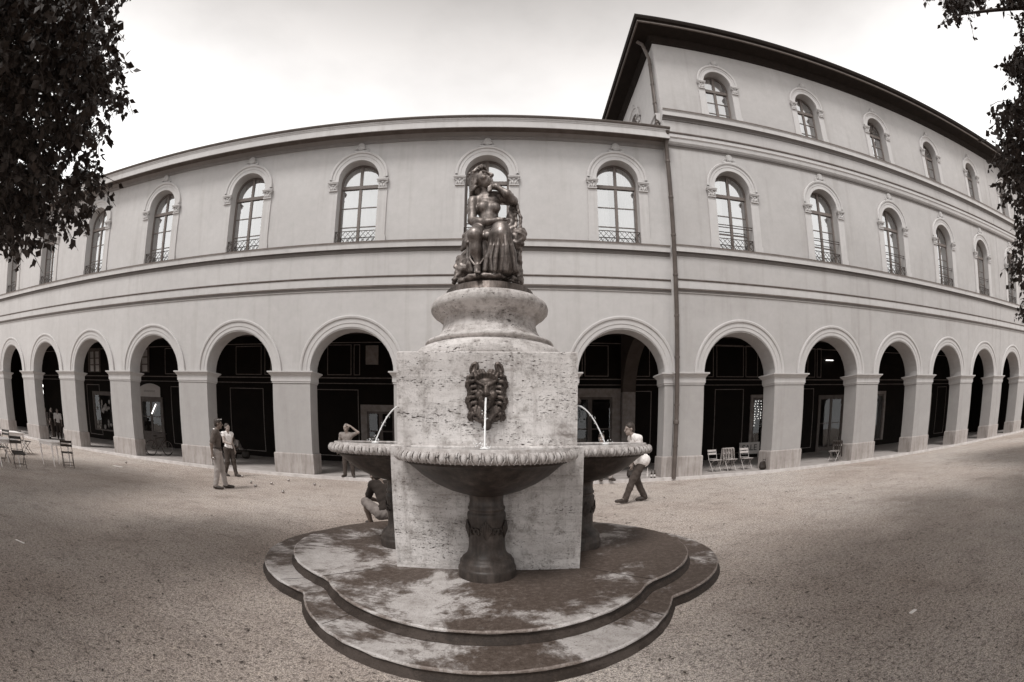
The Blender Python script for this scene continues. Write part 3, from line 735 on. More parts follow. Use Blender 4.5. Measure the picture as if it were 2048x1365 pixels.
# ------------------------------------------------------------------ inside the arcade
YB = 7.0
def ell_arch_wall(mb, x, y0, y1, z1, rise, zs, m=0, N=20, flip=False):
    c, a = (y0+y1)/2, (y1-y0)/2-.35
    pts = [(c-a*math.cos(PI*i/N), zs+rise*math.sin(PI*i/N)) for i in range(N+1)]
    mb.face([(x, y0, zs), (x, c-a, zs), (x, c-a, z1), (x, y0, z1)], m); mb.face([(x, c+a, zs), (x, y1, zs), (x, y1, z1), (x, c+a, z1)], m)
    for i in range(N): mb.face([(x, *pts[i]), (x, *pts[i+1]), (x, pts[i+1][0], z1), (x, pts[i][0], z1)], m)
    return pts
def arcade(parent, x0, x1, piers):
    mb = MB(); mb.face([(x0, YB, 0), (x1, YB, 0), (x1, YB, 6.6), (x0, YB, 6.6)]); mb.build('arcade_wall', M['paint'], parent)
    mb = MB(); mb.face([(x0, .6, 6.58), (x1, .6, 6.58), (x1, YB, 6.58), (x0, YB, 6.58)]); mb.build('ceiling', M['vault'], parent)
    for xp in piers:
        mb = MB(); pts = None
        for x in (xp-.33, xp+.33): pts = ell_arch_wall(mb, x, .6, YB, 6.57, 2.35, 3.72)
        for i in range(len(pts)-1): mb.face([(xp-.33, *pts[i]), (xp+.33, *pts[i]), (xp+.33, *pts[i+1]), (xp-.33, *pts[i+1])])
        mb.build('cross_arch', M['vault'], parent)
        mb = MB(); mb.box(xp-.33, xp+.33, YB-.34, YB, .1, 3.72); mb.build('wall_pilaster', M['paint2'], parent)
    mb = MB()
    for z, h in ((4.38, .05), (4.10, .035), (6.16, .04)): mb.box(x0, x1, YB-.02, YB, z-h/2, z+h/2)
    mb.build('wall_band', M['line'], parent)
arcade(L, XL, XJ, [])
arcade(Rb, XJ+.01, XR, [6.72])
mb = MB(); mb.face([(XL+.01, 0, 0), (XL+.01, 12, 0), (XL+.01, 12, 13.5), (XL+.01, -.5, 12.3), (XL+.01, 0, 12)]); mb.build('end_wall', M['wall'], L)
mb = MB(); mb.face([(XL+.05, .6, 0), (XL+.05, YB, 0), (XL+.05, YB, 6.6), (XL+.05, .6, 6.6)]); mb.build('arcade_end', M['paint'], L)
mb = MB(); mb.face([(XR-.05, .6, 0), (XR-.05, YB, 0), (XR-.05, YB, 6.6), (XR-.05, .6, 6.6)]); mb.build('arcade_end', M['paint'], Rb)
def border(parent, x0, x1, z0, z1, w=.035):
    mb = MB(); y0, y1 = YB-.012, YB
    mb.box(x0, x1, y0, y1, z0, z0+w); mb.box(x0, x1, y0, y1, z1-w, z1); mb.box(x0, x0+w, y0, y1, z0+w, z1-w); mb.box(x1-w, x1, y0, y1, z0+w, z1-w)
    mb.build('panel_border', M['line'], parent)
def recess(parent, name, x0, x1, z0, z1, leaves=2, fw=.26, lit=None, glassz=.75, frame='paint2', bars=1):
    """A stone-framed shop door or window with timber leaves, panes and a lit or dark room behind."""
    mb = MB(); y = YB-.07
    mb.box(x0-fw, x0, y, YB+.05, z0, z1+fw); mb.box(x1, x1+fw, y, YB+.05, z0, z1+fw); mb.box(x0, x1, y, YB+.05, z1, z1+fw)
    d = mb.build(name, M[frame], parent)
    mb = MB(); st = (x1-x0)/leaves
    for i in range(leaves):
        a, b = x0+i*st, x0+(i+1)*st; yy0, yy1 = YB-.035, YB-.004
        mb.box(a, a+.10, yy0, yy1, z0, z1); mb.box(b-.10, b, yy0, yy1, z0, z1); mb.box(a+.10, b-.10, yy0, yy1, z0, z0+glassz); mb.box(a+.10, b-.10, yy0, yy1, z1-.12, z1)
        for k in range(1, bars+1):
            zz = z0+glassz+(z1-.12-z0-glassz)*k/(bars+1); mb.box(a+.10, b-.10, yy0, yy1, zz-.03, zz+.03)
    mb.build('leaf_frame', M['doorw'], d)
    mb = MB(); mb.face([(x0+.05, YB-.02, z0+glassz), (x1-.05, YB-.02, z0+glassz), (x1-.05, YB-.02, z1-.06), (x0+.05, YB-.02, z1-.06)]); mb.build('pane', M['sglass'], d)
    return d
for (a, b) in ((-14.34, -12.1), (-18.95, -17.1), (-8.9, -6.6), (-4.4, -2.9), (-27.9, -26.3)): border(L, a, b, .38, 3.80)
for (a, b) in ((-8.28, -6.97), (-6.84, -6.51), (-13.9, -12.2), (-17.3, -16.4), (-19.4, -18.2), (-12.0, -11.6), (3.35, 3.75), (4.15, 4.45), (4.55, 5.75)): border(L, a, b, 4.52, 6.06)
border(L, 1.0, 2.0, .38, 3.80); border(Rb, 6.66, 8.0, .38, 3.80)
for (a, b) in ((11.6, 13.4), (16.5, 18.45), (27.6, 28.9), (31.9, 33.3)): border(Rb, a, b, .38, 3.88)
for (a, b) in ((11.68, 13.37), (10.7, 11.5), (13.5, 14.3), (17.9, 18.5), (18.65, 19.0), (6.75, 7.9)): border(Rb, a, b, 4.52, 6.22)
mb = MB(); mb.box(-6.2, -5.55, YB-.04, YB, 5.05, 6.0); mb.build('picture', M['paint2'], L)
recess(L, 'door', -6.15, -4.75, .1, 2.72, 2, .33)
recess(L, 'shop_window', 2.6, 5.95, .1, 3.50, 3, .42, glassz=.35)
d3 = recess(L, 'door', -21.75, -19.85, .1, 2.95, 2, .18, frame='doorw', glassz=.9)
mb = MB(); n = 16; xs = [-21.75+1.9*i/n for i in range(n+1)]
mb.face([(-21.75, YB-.06, 3.10), (-19.85, YB-.06, 3.10)]+[(x, YB-.06, 3.72+.22*(1-((x+20.8)/.95)**2)) for x in xs[::-1]]); mb.build('sign_board', M['sign'], d3)
mb = MB(); x = -21.35                       # the shop's name is too small to read: thin dark letter strokes
for i in range(10):
    mb.box(x, x+.025, YB-.068, YB-.064, 3.42, 3.52); mb.box(x+.02, x+.05, YB-.068, YB-.064, 3.505, 3.52) if i % 2 else None; x += .105
tag(mb.build('sign_lettering', M['ink'], d3), kind='stuff')
sw = recess(L, 'shop_window', -27.0, -24.6, .7, 3.2, 1, .14, glassz=.1, frame='doorw', bars=0)
for i in range(16): mb = MB(); mb.ell((rng.uniform(-26.7, -24.9), YB-.055, rng.uniform(.9, 2.7)), (rng.uniform(.08, .2), .02, rng.uniform(.10, .26)), 8); mb.build('display_item', M['display'], sw)
recess(L, 'shop_window', -17.2, -16.1, .1, 3.4, 1, .12, glassz=.3)
for (a, b) in ((-22.3, -20.9), (-27.4, -26.1)):
    d = recess(L, 'upper_window', a, b, 4.62, 6.12, 2, .1, glassz=.05, bars=2, frame='doorw')
    mb = MB(); mb.box(a+.1, b-.1, YB-.012, YB-.008, 4.65, 6.1); mb.build('blind', M['curtain'], d)
s2 = recess(Rb, 'shop_window', 14.0, 15.9, .55, 3.40, 1, .16, glassz=.08, bars=0)
mb = MB()
for i in range(9):
    x = 14.12+i*.2; z = 3.2
    while z > 1.75+.5*abs(math.sin(i*2.1)): mb.ell((x+rng.uniform(-.04, .04), YB-.10, z), (.022, .012, .026), 6); z -= rng.uniform(.09, .18)
tag(mb.build('fairy_lights', M['spark'], s2), kind='stuff')
mb = MB(); mb.lathe([(.05, .9), (.14, 1.0), (.17, 1.6), (.10, 1.75), (.03, 1.9)], 14.75, YB-.13, 12); mb.build('dress_form', M['display'], s2)
recess(Rb, 'door', 18.95, 20.9, .1, 3.35, 2, .12, glassz=.25, frame='doorw')
s4 = recess(Rb, 'shop_window', 22.9, 25.0, .45, 3.45, 1, .2, glassz=.08, bars=0)
for i in range(7): x = 23.1+i*.13; mb = MB(); mb.box(x, x+.07, YB-.16, YB-.09, .9+rng.uniform(0, .25), 2.0); mb.build('garment', M['display'], s4)
mb = MB(); mb.box(23.0, 23.8, YB-.14, YB-.10, 2.62, 2.67); mb.build('tube_light', M['strip'], s4)
recess(Rb, 'door', 29.8, 30.9, .1, 3.3, 1, .15, frame='doorw'); recess(Rb, 'shop_window', 34.5, 36.2, .45, 3.3, 1, .15, glassz=.1, bars=0)
mb = MB(); mb.box(18.0+1.3, 19.9, YB-.12, YB-.09, 5.5, 5.55); mb.build('tube_light', M['strip'], Rb)
mb = MB(); mb.box(-20.5, -20.44, YB-.12, YB-.09, 2.0, 2.75); mb.xf(Matrix.Translation((-20.45, 0, 2.4)) @ Matrix.Rotation(.62, 4, 'Y') @ Matrix.Translation((20.45, 0, -2.4))); mb.build('tube_light', M['strip'], L)
# low SALE board under the shop window
sb = thing('sign_board', 'low pale board with black letters reading SALE beside the pale folding chairs', 'sign', (13.55, YB-.45, .1))
mb = MB(); mb.box(-.55, .75, -.02, .02, .22, .86); mb.bar((-.5, 0, 0), (-.5, 0, .3), .04); mb.bar((.7, 0, 0), (.7, 0, .3), .04); mb.build('board', M['sign'], sb)
def text_mesh(name, s, size, mat, parent, loc, ext=.004):
    cu = bpy.data.curves.new(name, 'FONT'); cu.body = s; cu.size = size; cu.extrude = ext; cu.align_x = 'CENTER'
    o = bpy.data.objects.new(name, cu); col.objects.link(o)
    me = bpy.data.meshes.new_from_object(o.evaluated_get(bpy.context.evaluated_depsgraph_get()))
    bpy.data.objects.remove(o); me.materials.clear(); me.materials.append(mat); me.name = name
    q = link(name, me, parent, loc); q.rotation_euler = (PI/2, 0, 0); return q
text_mesh('lettering', 'SALE', .46, M['ink'], sb, (.1, -.026, .42))

# ------------------------------------------------------------------ the fountain
FX, FY = .40, -8.9
fo = thing('fountain', 'stone fountain block with four shell basins, lion masks and two curved steps', 'fountain', (FX, FY, 0))
def quatre(d, r, df, n=22):
    """outline of four overlapping round lobes; the front lobe may stand further out"""
    out_ = []
    for q in range(4):
        dd = df if q == 0 else d; a_dir = -PI/2+q*PI/2
        c = (dd*math.cos(a_dir), dd*math.sin(a_dir)); span = PI
        for i in range(n*3+1):
            a = a_dir-span/2-.35+(span+.7)*i/(n*3)
            out_.append((q, c[0]+r*math.cos(a), c[1]+r*math.sin(a)))
    # keep the points of each lobe that lie in its own quadrant
    res = []
    for q, x, y in out_:
        ang = math.atan2(y, x); dirq = -PI/2+q*PI/2; df_ = (ang-dirq+PI) % (2*PI)-PI
        if abs(df_) <= PI/4+1e-6: res.append((dirq+df_, x, y))
    res.sort(); return [(x, y) for a, x, y in res]
def offset(poly, o):
    n = len(poly); R = []
    for i in range(n):
        (x0, y0), (x1, y1) = poly[i-1], poly[(i+1) % n]; dx, dy = x1-x0, y1-y0; l = math.hypot(dx, dy)+1e-9
        R.append((poly[i][0]+dy/l*o, poly[i][1]-dx/l*o))
    return R
def step(name, d, r, df, z0, z1):
    pl = quatre(d, r, df); mb = MB()
    prof = [(.034, z0-.02), (.034, z0+.010), (.018, z0+.018), (-.030, z1-.055), (-.026, z1-.036), (-.005, z1-.026), (0, z1-.015), (-.006, z1-.004), (-.016, z1)]
    rows = []
    for o, z in prof:
        rows.append([(x+rng.normal(0, .0032), y+rng.normal(0, .0032), z+rng.normal(0, .0018)) for x, y in offset(pl, o)])
    mb.grid(rows[:6], 1, True, True); mb.grid(rows[5:], 2, True, True)  # riser rows darker: wet grime, plus overhang shade put into the colour
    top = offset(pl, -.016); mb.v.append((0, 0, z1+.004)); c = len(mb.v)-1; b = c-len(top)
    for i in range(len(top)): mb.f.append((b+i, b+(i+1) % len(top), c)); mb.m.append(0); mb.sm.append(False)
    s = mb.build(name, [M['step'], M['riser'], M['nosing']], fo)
    for a in ((-2.52, -2.05, -.96, -.55, .3, 1.1, 2.2, 2.9) if z1 < .2 else (-2.36, -.785, .785, 2.36)):
        k = min(range(len(pl)), key=lambda i: abs(math.atan2(pl[i][1], pl[i][0])-a)); x, y = pl[k]; r_ = math.hypot(x, y); f0 = .80 if z1 < .2 else .62
        mb = MB(); mb.bar((x*f0, y*f0, z1-.001), (x*.993, y*.993, z1-.001), .008, .006); mb.build('slab_joint', M['joint'], s)
step('lower_step', 1.0, 1.85, 1.02, 0, .12)
step('upper_step', .74, 1.71, .74, .12, .24)
mb = MB()
def chbox(mb, h, z0, z1, c=.012):
    prof = [(h-c, z0), (h, z0+c), (h, z1-c), (h-c, z1)]
    mb.grid([[(-r, -r, z), (r, -r, z), (r, r, z), (-r, r, z)] for r, z in prof], 0, False, True); mb.face([(-h+c, -h+c, z1), (h-c, -h+c, z1), (h-c, h-c, z1), (-h+c, h-c, z1)])
chbox(mb, .955, .20, 1.575); mb.build('lower_block', M['trav'], fo)
mb = MB(); chbox(mb, .895, 1.56, 2.515); mb.build('upper_block', M['trav'], fo)
mb = MB(); mb.lathe([(.0, 2.50), (.88, 2.50), (.885, 2.54), (.87, 2.60), (.84, 2.645), (.79, 2.675), (.74, 2.69), (.715, 2.70), (.715, 2.712), (.742, 2.718), (.752, 2.735), (.742, 2.755), (.715, 2.760), (.69, 2.763), (.69, 2.775), (.675, 2.778), (.655, 2.785), (.60, 2.83), (.565, 2.89), (.545, 2.96), (.545, 3.015), (.56, 3.03), (.585, 3.032), (.585, 3.05), (.615, 3.06), (.655, 3.085), (.685, 3.12), (.692, 3.16), (.68, 3.20), (.65, 3.235), (.60, 3.25), (.0, 3.25)], 0, 0, 72)
mb.build('moulded_drum', M['trav'], fo)
# basins
def basin(i):
    mb = MB()
    mb.lathe([(.17, 1.10), (.20, 1.12), (.25, 1.125), (.36, 1.16), (.50, 1.225), (.62, 1.30), (.72, 1.385), (.775, 1.425), (.80, 1.43), (.80, 1.45), (.84, 1.455)], 0, 0, 56)
    mb.lathe([(.80, 1.555), (.80, 1.50), (.66, 1.38), (.4, 1.24), (0, 1.18)], 0, 0, 40)
    b = mb.build('basin', M['basin'], fo)
    mb = MB(); mb.lathe([(.82, 1.452), (.842, 1.456), (.856, 1.475), (.860, 1.50), (.855, 1.524), (.845, 1.537), (.826, 1.540), (.822, 1.546), (.822, 1.570), (.818, 1.574), (.80, 1.574), (.795, 1.54)], 0, 0, 96)
    n = 58
    for j in range(n):                        # egg-and-dart carving
        a = 2*PI*j/n; ca, sa = math.cos(a), math.sin(a)
        rot = Matrix(((ca, -sa, 0), (sa, ca, 0), (0, 0, 1))) @ Matrix.Rotation(-.28, 3, 'Y')
        mb.ell((.868*ca, .868*sa, 1.503), (.033, .029, .043), 10, 0, rot)
        for s_ in (-1, 1):
            pts = []
            for q in range(7):
                u = -1.15+2.3*q/6; aa = a+s_*(.043-.018*max(0, -u)**1.5); rr = .894-.022*abs(u)**2
                pts.append((rr*math.cos(aa), rr*math.sin(aa), 1.503+.041*u))
            mb.tube(pts, .0070, 5)
        aa = a+PI/n; mb.tube([(.868*math.cos(aa), .868*math.sin(aa), 1.545), (.892*math.cos(aa), .892*math.sin(aa), 1.50), (.868*math.cos(aa), .868*math.sin(aa), 1.462)], [.013, .010, .004], 6)
    mb.build('rim', M['rim'], b)
    mb = MB(); mb.lathe([(0, 1.562), (.80, 1.562)], 0, 0, 40); mb.build('water', M['water'], b)
    mb = MB()
    mb.lathe([(.302, .22), (.302, .33), (.298, .345), (.29, .35), (.286, .36), (.284, .40), (.28, .415), (.268, .42), (.262, .435), (.255, .45), (.232, .465), (.208, .49), (.195, .52), (.188, .56), (.184, .62), (.186, .75), (.192, .85), (.196, .905), (.192, .925), (.178, .935), (.176, .95), (.188, .96), (.188, .982), (.174, .995), (.168, 1.05), (.172, 1.105), (.19, 1.12)], 0, 0, 48)
    for sx in (-1, 0, 1):                     # carved shells on the stem
        for q in range(7):
            a = -PI/2+sx*1.25+(q-3)*.085; r0 = .187
            mb.tube([(r0*math.cos(-PI/2+sx*1.25), r0*math.sin(-PI/2+sx*1.25), .67), (  .203*math.cos(a),   .203*math.sin(a), .80-.012*abs(q-3)), (  .203*math.cos(a*1.0),   .203*math.sin(a), .86-.02*abs(q-3))], [.006, .014, .009], 5)
        for s_ in (-1, 1):
            pts = []
            for q in range(10):
                al = q*.62; r_ = .04*(1-q/12); aa = -PI/2+sx*1.25+s_*(.46+ (r_*math.cos(al))/.2); pts.append((  .198*math.cos(aa), .198*math.sin(aa), .74+r_*math.sin(al)*1.4))
            mb.tube(pts, .010, 5)
    mb.build('pedestal', M['basin'], b)
    b.scale = (.955, .955, 1); a = -PI/2+i*PI/2; o = .955+.14
    b.location = (o*math.cos(a), o*math.sin(a), 0); b.rotation_euler = (0, 0, i*PI/2); return b
b0 = basin(0)
for i in (1, 2, 3): copy_tree(b0, fo, (1.095*math.cos(-PI/2+i*PI/2), 1.095*math.sin(-PI/2+i*PI/2), 0), i*PI/2)
# lion-eared mask spouting water (local: face looks to -Y, origin at the mouth)
def mask_prims():
    P = []; e = lambda c, r, rot=None, k=.012: P.append(('e', c, r, rot, k)); c = lambda a, b, r0, r1, k=.007: P.append(('c', a, b, r0, r1, k))
    e((0, -.01, .075), (.112, .105, .135)); e((0, -.045, -.04), (.088, .085, .115)); e((0, -.055, .12), (.095, .06, .06))
    c((-.082, -.095, .128), (-.022, -.128, .092), .014, .017); c((.082, -.095, .128), (.022, -.128, .092), .014, .017)
    c((0, -.112, .095), (0, -.165, .012), .018, .028); e((-.027, -.138, .002), (.019, .022, .015)); e((.027, -.138, .002), (.019, .022, .015))
    e((-.068, -.085, .0), (.038, .04, .045)); e((.068, -.085, .0), (.038, .04, .045))
    c((-.042, -.112, -.026), (0, -.128, -.022), .011, .012); c((.042, -.112, -.026), (0, -.128, -.022), .011, .012); c((-.034, -.115, -.068), (.034, -.115, -.068), .014, .014); e((0, -.112, -.108), (.040, .034, .036))
    r2 = np.random.default_rng(3)
    for s in (-1, 1):
        P.append(('s', (s*.047, -.128, .070), (.027, .026, .016))); e((s*.047, -.098, .070), (.019, .018, .014), None, .002); c((s*.025, -.112, .083), (s*.072, -.100, .084), .006, .006, .003)
        e((s*.122, -.005, .272), (.042, .026, .068), Matrix.Rotation(-s*.42, 3, 'Y'), .01); P.append(('s', (s*.124, -.034, .270), (.024, .024, .046), Matrix.Rotation(-s*.42, 3, 'Y')))
    P.append(('s', (0, -.145, -.047), (.034, .04, .014)))
    def lock(pts, r0, r1):
        n = len(pts)-1
        for q in range(n): c(pts[q], pts[q+1], r0+(r1-r0)*q/n, r0+(r1-r0)*(q+1)/n, .005)
    for s in (-1, 1):
        for j, (x, z) in enumerate(((.012, .205), (.040, .205), (.068, .195), (.094, .175))):      # forelock waves
            lock([(s*x, -.085, z-.035), (s*(x+.004), -.105, z), (s*(x+.018), -.085, z+.034), (s*(x+.04), -.05, z+.03)], .019, .011)
        for j in range(8):                     # mane falling in S-curves at both sides
            z = .17-.052*j; x = .118+.012*math.sin(j*1.9)-.006*max(0, j-4)
            lock([(s*(x-.01), -.055, z+.02), (s*(x+.028), -.065, z+.012), (s*(x+.045), -.045, z-.022), (s*(x+.030), -.03, z-.055)], .022, .012)
            lock([(s*(x+.02), -.02, z+.03), (s*(x+.060), -.025, z+.012), (s*(x+.070), -.01, z-.022), (s*(x+.056), .0, z-.05)], .020, .010)
        for j in range(4):                     # beard
            x = .095-.020*j; lock([(s*x, -.06, -.115-.02*j), (s*(x+.012), -.075, -.16-.02*j), (s*(x-.008), -.055, -.20-.02*j)], .023, .013)
        lock([(s*.165, .0, -.165), (s*.13, -.02, -.215), (s*.04, -.035, -.235)], .010, .026)
        lock([(s*.15, .0, -.20), (s*.10, -.02, -.24), (s*.03, -.03, -.26)], .008, .02)
        c((s*.055, -.05, -.13), (s*.045, -.045, -.20), .034, .026)
    c((0, -.05, -.19), (0, -.045, -.285), .05, .036); e((0, -.03, -.295), (.05, .045, .05))
    return P
mk = blob('lion_mask', mask_prims(), M['bronzed'], fo, .0058, .012); mk.location = (0, -.90, 2.075)
mks = [mk]
for i in (1, 2, 3): mks.append(copy_tree(mk, fo, (.90*math.cos(-PI/2+i*PI/2), .90*math.sin(-PI/2+i*PI/2), 2.075), i*PI/2))
def jet(i):
    mb = MB(); pts = [Vector((0, -1.0-.40*u, 2.045+.04*u-.52*u*u)) for u in np.linspace(0, 1.0, 15)]
    mb.tube(pts, [.0105-.003*u+.0016*math.sin(u*40+i)*u for u in np.linspace(0, 1, 15)], 10)
    mb.lathe([(.05, 1.566), (.03, 1.575), (.012, 1.585)], 0, -1.40, 12)
    r3 = np.random.default_rng(40+i)
    for q in range(26):                        # drops thrown off the stream and the splash
        u = r3.uniform(.45, 1); mb.ell((r3.normal(0, .018*u), -1.0-.40*u+r3.normal(0, .014), 2.045+.04*u-.52*u*u+r3.normal(0, .02)), (.0045, .0045, .006), 6)
    for q in range(18): a_ = r3.uniform(0, 2*PI); d_ = r3.uniform(.02, .10); mb.ell((d_*math.cos(a_), -1.40+d_*math.sin(a_), 1.572+r3.uniform(0, .05)), (.005, .005, .006), 6)
    j = mb.build('water_jet', M['jet'], fo); j.rotation_euler = (0, 0, i*PI/2); return j
for i in range(4): jet(i)

# ------------------------------------------------------------------ seated bronze woman
st = thing('statue', 'bronze statue of a seated draped woman resting her head on her hand atop the fountain', 'statue', (FX, FY, 3.25))
mb = MB(); mb.lathe([(.53, 0), (.53, .015), (.515, .03), (.515, .105), (.50, .115), (0, .12)], 0, 0, 64); mb.build('plinth', M['bronzed'], st)
base = Vector((FX, FY, 3.25)); SCL = .00131
def Q(zx, zy, d):                              # point of the figure seen at (zx, zy) of its close-up, d metres in front of its axis
    return tuple(at(840+zx/4.267, 300+zy/4.267, Y=FY-d)-base)
def prim_tools(P, k0):
    def c(a, b, r0, r1, k=k0): P.append(('c', Q(*a), Q(*b), r0*SCL, r1*SCL, k))
    def e(a, r, k=k0, rot=None): P.append(('e', Q(*a), tuple(x*SCL for x in r), rot, k))
    return c, e
def body():
    P = []; c, e = prim_tools(P, .03)
    # trunk
    e((595, 655, .06), (120, 100, 85)); e((588, 590, .08), (90, 74, 85)); e((580, 520, .07), (102, 80, 85)); e((585, 450, .06), (116, 72, 70)); e((600, 400, .05), (92, 56, 40))
    c((475, 436, .05), (540, 405, .05), 46, 46); c((695, 405, .05), (640, 392, .05), 46, 44)
    e((534, 486, .135), (50, 40, 48), .035); e((642, 494, .145), (50, 40, 48), .035)
    c((575, 410, .05), (552, 330, .08), 50, 46)
    # right arm across the lap
    c((452, 440, .06), (446, 520, .10), 50, 46); c((446, 520, .10), (446, 600, .15), 46, 38); c((446, 606, .15), (500, 618, .24), 40, 38); c((500, 618, .24), (575, 618, .32), 38, 31); c((575, 618, .32), (668, 604, .38), 31, 22)
    c((672, 603, .38), (712, 600, .39), 24, 20)
    for q, (dx, dy) in enumerate(((62, -6), (60, 6), (54, 16), (44, 24))): c((708, 594+q*6, .39), (708+dx*.6, 596+q*6+dy*.4, .405), 8.5, 8, .006); c((708+dx*.6, 596+q*6+dy*.4, .405), (708+dx, 600+q*6+dy*.6, .395), 8, 6.5, .006)
    c((690, 588, .40), (728, 582, .42), 9, 7, .006); c((722, 598, .42), (785, 584, .43), 4.5, 3.5, .003)
    # left arm propped on the stump, hand under the chin
    c((700, 408, .05), (752, 430, .09), 48, 43); c((752, 430, .09), (796, 440, .13), 43, 37); c((796, 438, .13), (745, 378, .17), 40, 37); c((745, 378, .17), (652, 314, .16), 36, 24)
    c((652, 314, .16), (604, 318, .14), 26, 25)
    for q in range(4): c((610, 302+q*13, .18), (582, 322+q*12, .175), 10, 9, .006); c((582, 322+q*12, .175), (596, 345+q*7, .155), 9, 8, .006)
    # thighs and shins
    c((520, 690, .08), (468, 722, .42), 82, 60); c((660, 690, .08), (692, 685, .44), 70, 52)
    e((468, 728, .43), (58, 52, 56))
    c((466, 745, .42), (474, 850, .40), 55, 48); c((474, 850, .40), (496, 965, .37), 48, 27)
    c((496, 965, .37), (492, 1000, .36), 27, 30); c((492, 1000, .38), (488, 1035, .52), 30, 24)
    for q in range(5): c((470+q*10, 1036, .52), (466+q*11, 1046, .57), 9-q*.4, 7, .004)
    return P
def cloth():
    P = []; c, e = prim_tools(P, .025)
    c((520, 705, .06), (474, 735, .36), 92, 66, .03); c((660, 690, .06), (694, 682, .46), 94, 68, .03)
    e((694, 690, .46), (70, 62, 76), .03); c((590, 700, .10), (580, 735, .36), 70, 44, .03)
    # skirt falling from the raised knee: broad body, then a few deep irregular folds
    for x0, x1, x2, d0, d1, r in ((640, 612, 600, .44, .37, 48), (672, 650, 640, .49, .42, 54), (700, 700, 690, .50, .43, 56), (722, 746, 744, .47, .40, 52), (738, 782, 786, .41, .33, 40)):
        c((x0, 720, d0), (x1, 890, d1), r, r, .03); c((x1, 890, d1), (x2, 1022, d1-.02), r, r*.9, .03)
    for x0, y0, x1, x2, d, r0, r1 in ((626, 690, 574, 556, .46, 12, 26), (640, 760, 606, 612, .51, 6, 14), (676, 720, 648, 640, .545, 9, 24), (708, 800, 700, 690, .555, 5, 15), (724, 700, 738, 728, .56, 10, 28), (750, 690, 800, 814, .46, 14, 25)):
        c((x0, y0, d-.01), ((x0+x1)/2+4, 820, d), r0, (r0+r1)/2, .008); c(((x0+x1)/2+4, 820, d), (x1, 920, d-.03), (r0+r1)/2, r1, .008); c((x1, 920, d-.03), (x2, 1026, d-.05), r1, r1*.9, .008)
    # folds over the lap, swung between the knees
    for k, (y, s) in enumerate(((664, 40), (686, 58), (712, 66), (742, 60), (775, 46))):
        c((452+k*10, y+8, .36-.02*k), (540+k*3, y+s, .35-.01*k), 11, 12, .012); c((540+k*3, y+s, .35-.01*k), (632-k*3, y+6+k*5, .40-.01*k), 12, 10, .012)
    # cloth rolled round the hip and hanging at the side
    c((560, 664, .17), (450, 690, .18), 26, 30, .02); c((450, 690, .18), (385, 740, .10), 30, 30, .02); c((700, 650, .12), (560, 662, .17), 22, 26, .02)
    for k in range(5):
        c((426+k*9, 700+k*9, .15+.03*k), (378+k*8, 775+k*5, .17+.03*k), 22, 17, .012); c((378+k*8, 775+k*5, .17+.03*k), (356+k*10, 858-k*8, .15+.02*k), 17, 13, .012)
    # cloth along the shin, gathered above the foot
    for x0, x1, d in ((412, 404, .28), (430, 428, .34), (536, 548, .35), (552, 566, .34)):
        c((x0, 790, d), (x1, 935, d-.02), 13, 15, .014); c((x1, 935, d-.02), (x1+10, 1030, d-.03), 15, 20, .014)
    c((428, 930, .35), (470, 985, .41), 12, 9, .014); c((548, 925, .37), (512, 975, .42), 12, 9, .014)
    c((424, 985, .30), (444, 1035, .30), 34, 26); c((560, 960, .30), (558, 1050, .30), 34, 24)
    return P
def rock():
    P = []; c, e = prim_tools(P, .03)
    e((590, 870, -.02), (190, 130, 160)); e((590, 1060, .0), (290, 235, 60)); e((420, 980, .02), (90, 90, 150)); e((345, 1060, .05), (52, 60, 90)); e((330, 960, .0), (30, 40, 70))
    c((300, 1000, .05), (345, 930, .02), 16, 20); c((350, 960, .06), (362, 1060, .10), 18, 22); c((290, 1130, .10), (320, 1060, .08), 22, 24)
    for q in range(9): e((300+q*62, 1108+8*math.sin(q*2.2), .18+.03*math.sin(q)), (34, 28, 20+7*math.sin(q*1.7)))
    c((420, 1085, .40), (670, 1070, .42), 26, 26, .02); c((670, 1070, .42), (705, 1085, .40), 26, 18); c((340, 1128, .32), (430, 1095, .38), 26, 24)
    for q in range(6): c((720+q*24, 1085+q*10, .24), (742+q*22, 1096+q*12, .22), 12, 9, .01)
    # stump under the elbow, curved bough, leaning hollow mask
    c((815, 800, .02), (828, 960, .04), 30, 42); c((828, 960, .04), (836, 1120, .06), 42, 56); c((788, 490, .06), (790, 700, .05), 30, 44); c((768, 580, .04), (770, 720, .06), 40, 46)
    c((790, 385, .12), (828, 480, .11), 13, 17, .01); c((828, 480, .11), (858, 580, .12), 15, 15, .01); c((858, 580, .12), (852, 690, .13), 15, 18, .01); c((806, 470, .08), (826, 600, .09), 12, 12, .01); c((826, 600, .09), (818, 690, .10), 12, 14, .01)
    e((850, 728, .17), (66, 34, 80), .01, Matrix.Rotation(.5, 3, 'Y')); P.append(('s', Q(846, 738, .25), tuple(x*SCL for x in (48, 40, 60)), Matrix.Rotation(.5, 3, 'Y')))
    c((800, 790, .18), (868, 800, .16), 22, 24, .01); c((812, 800, .17), (822, 835, .16), 20, 16, .01); c((860, 806, .15), (846, 940, .10), 16, 24)
    return P
bo = blob('figure', body(), M['bronze'], st, .0075, .03)
blob('drapery', cloth(), M['bronze'], st, .0075, .02)
blob('rock_seat', rock(), M['bronze'], st, .0095, .03, warp=lambda X, Y, Z: (.006*np.sin(X*60+2*np.sin(Z*31))*np.sin(Z*55+np.sin(Y*40))).astype(np.float32))
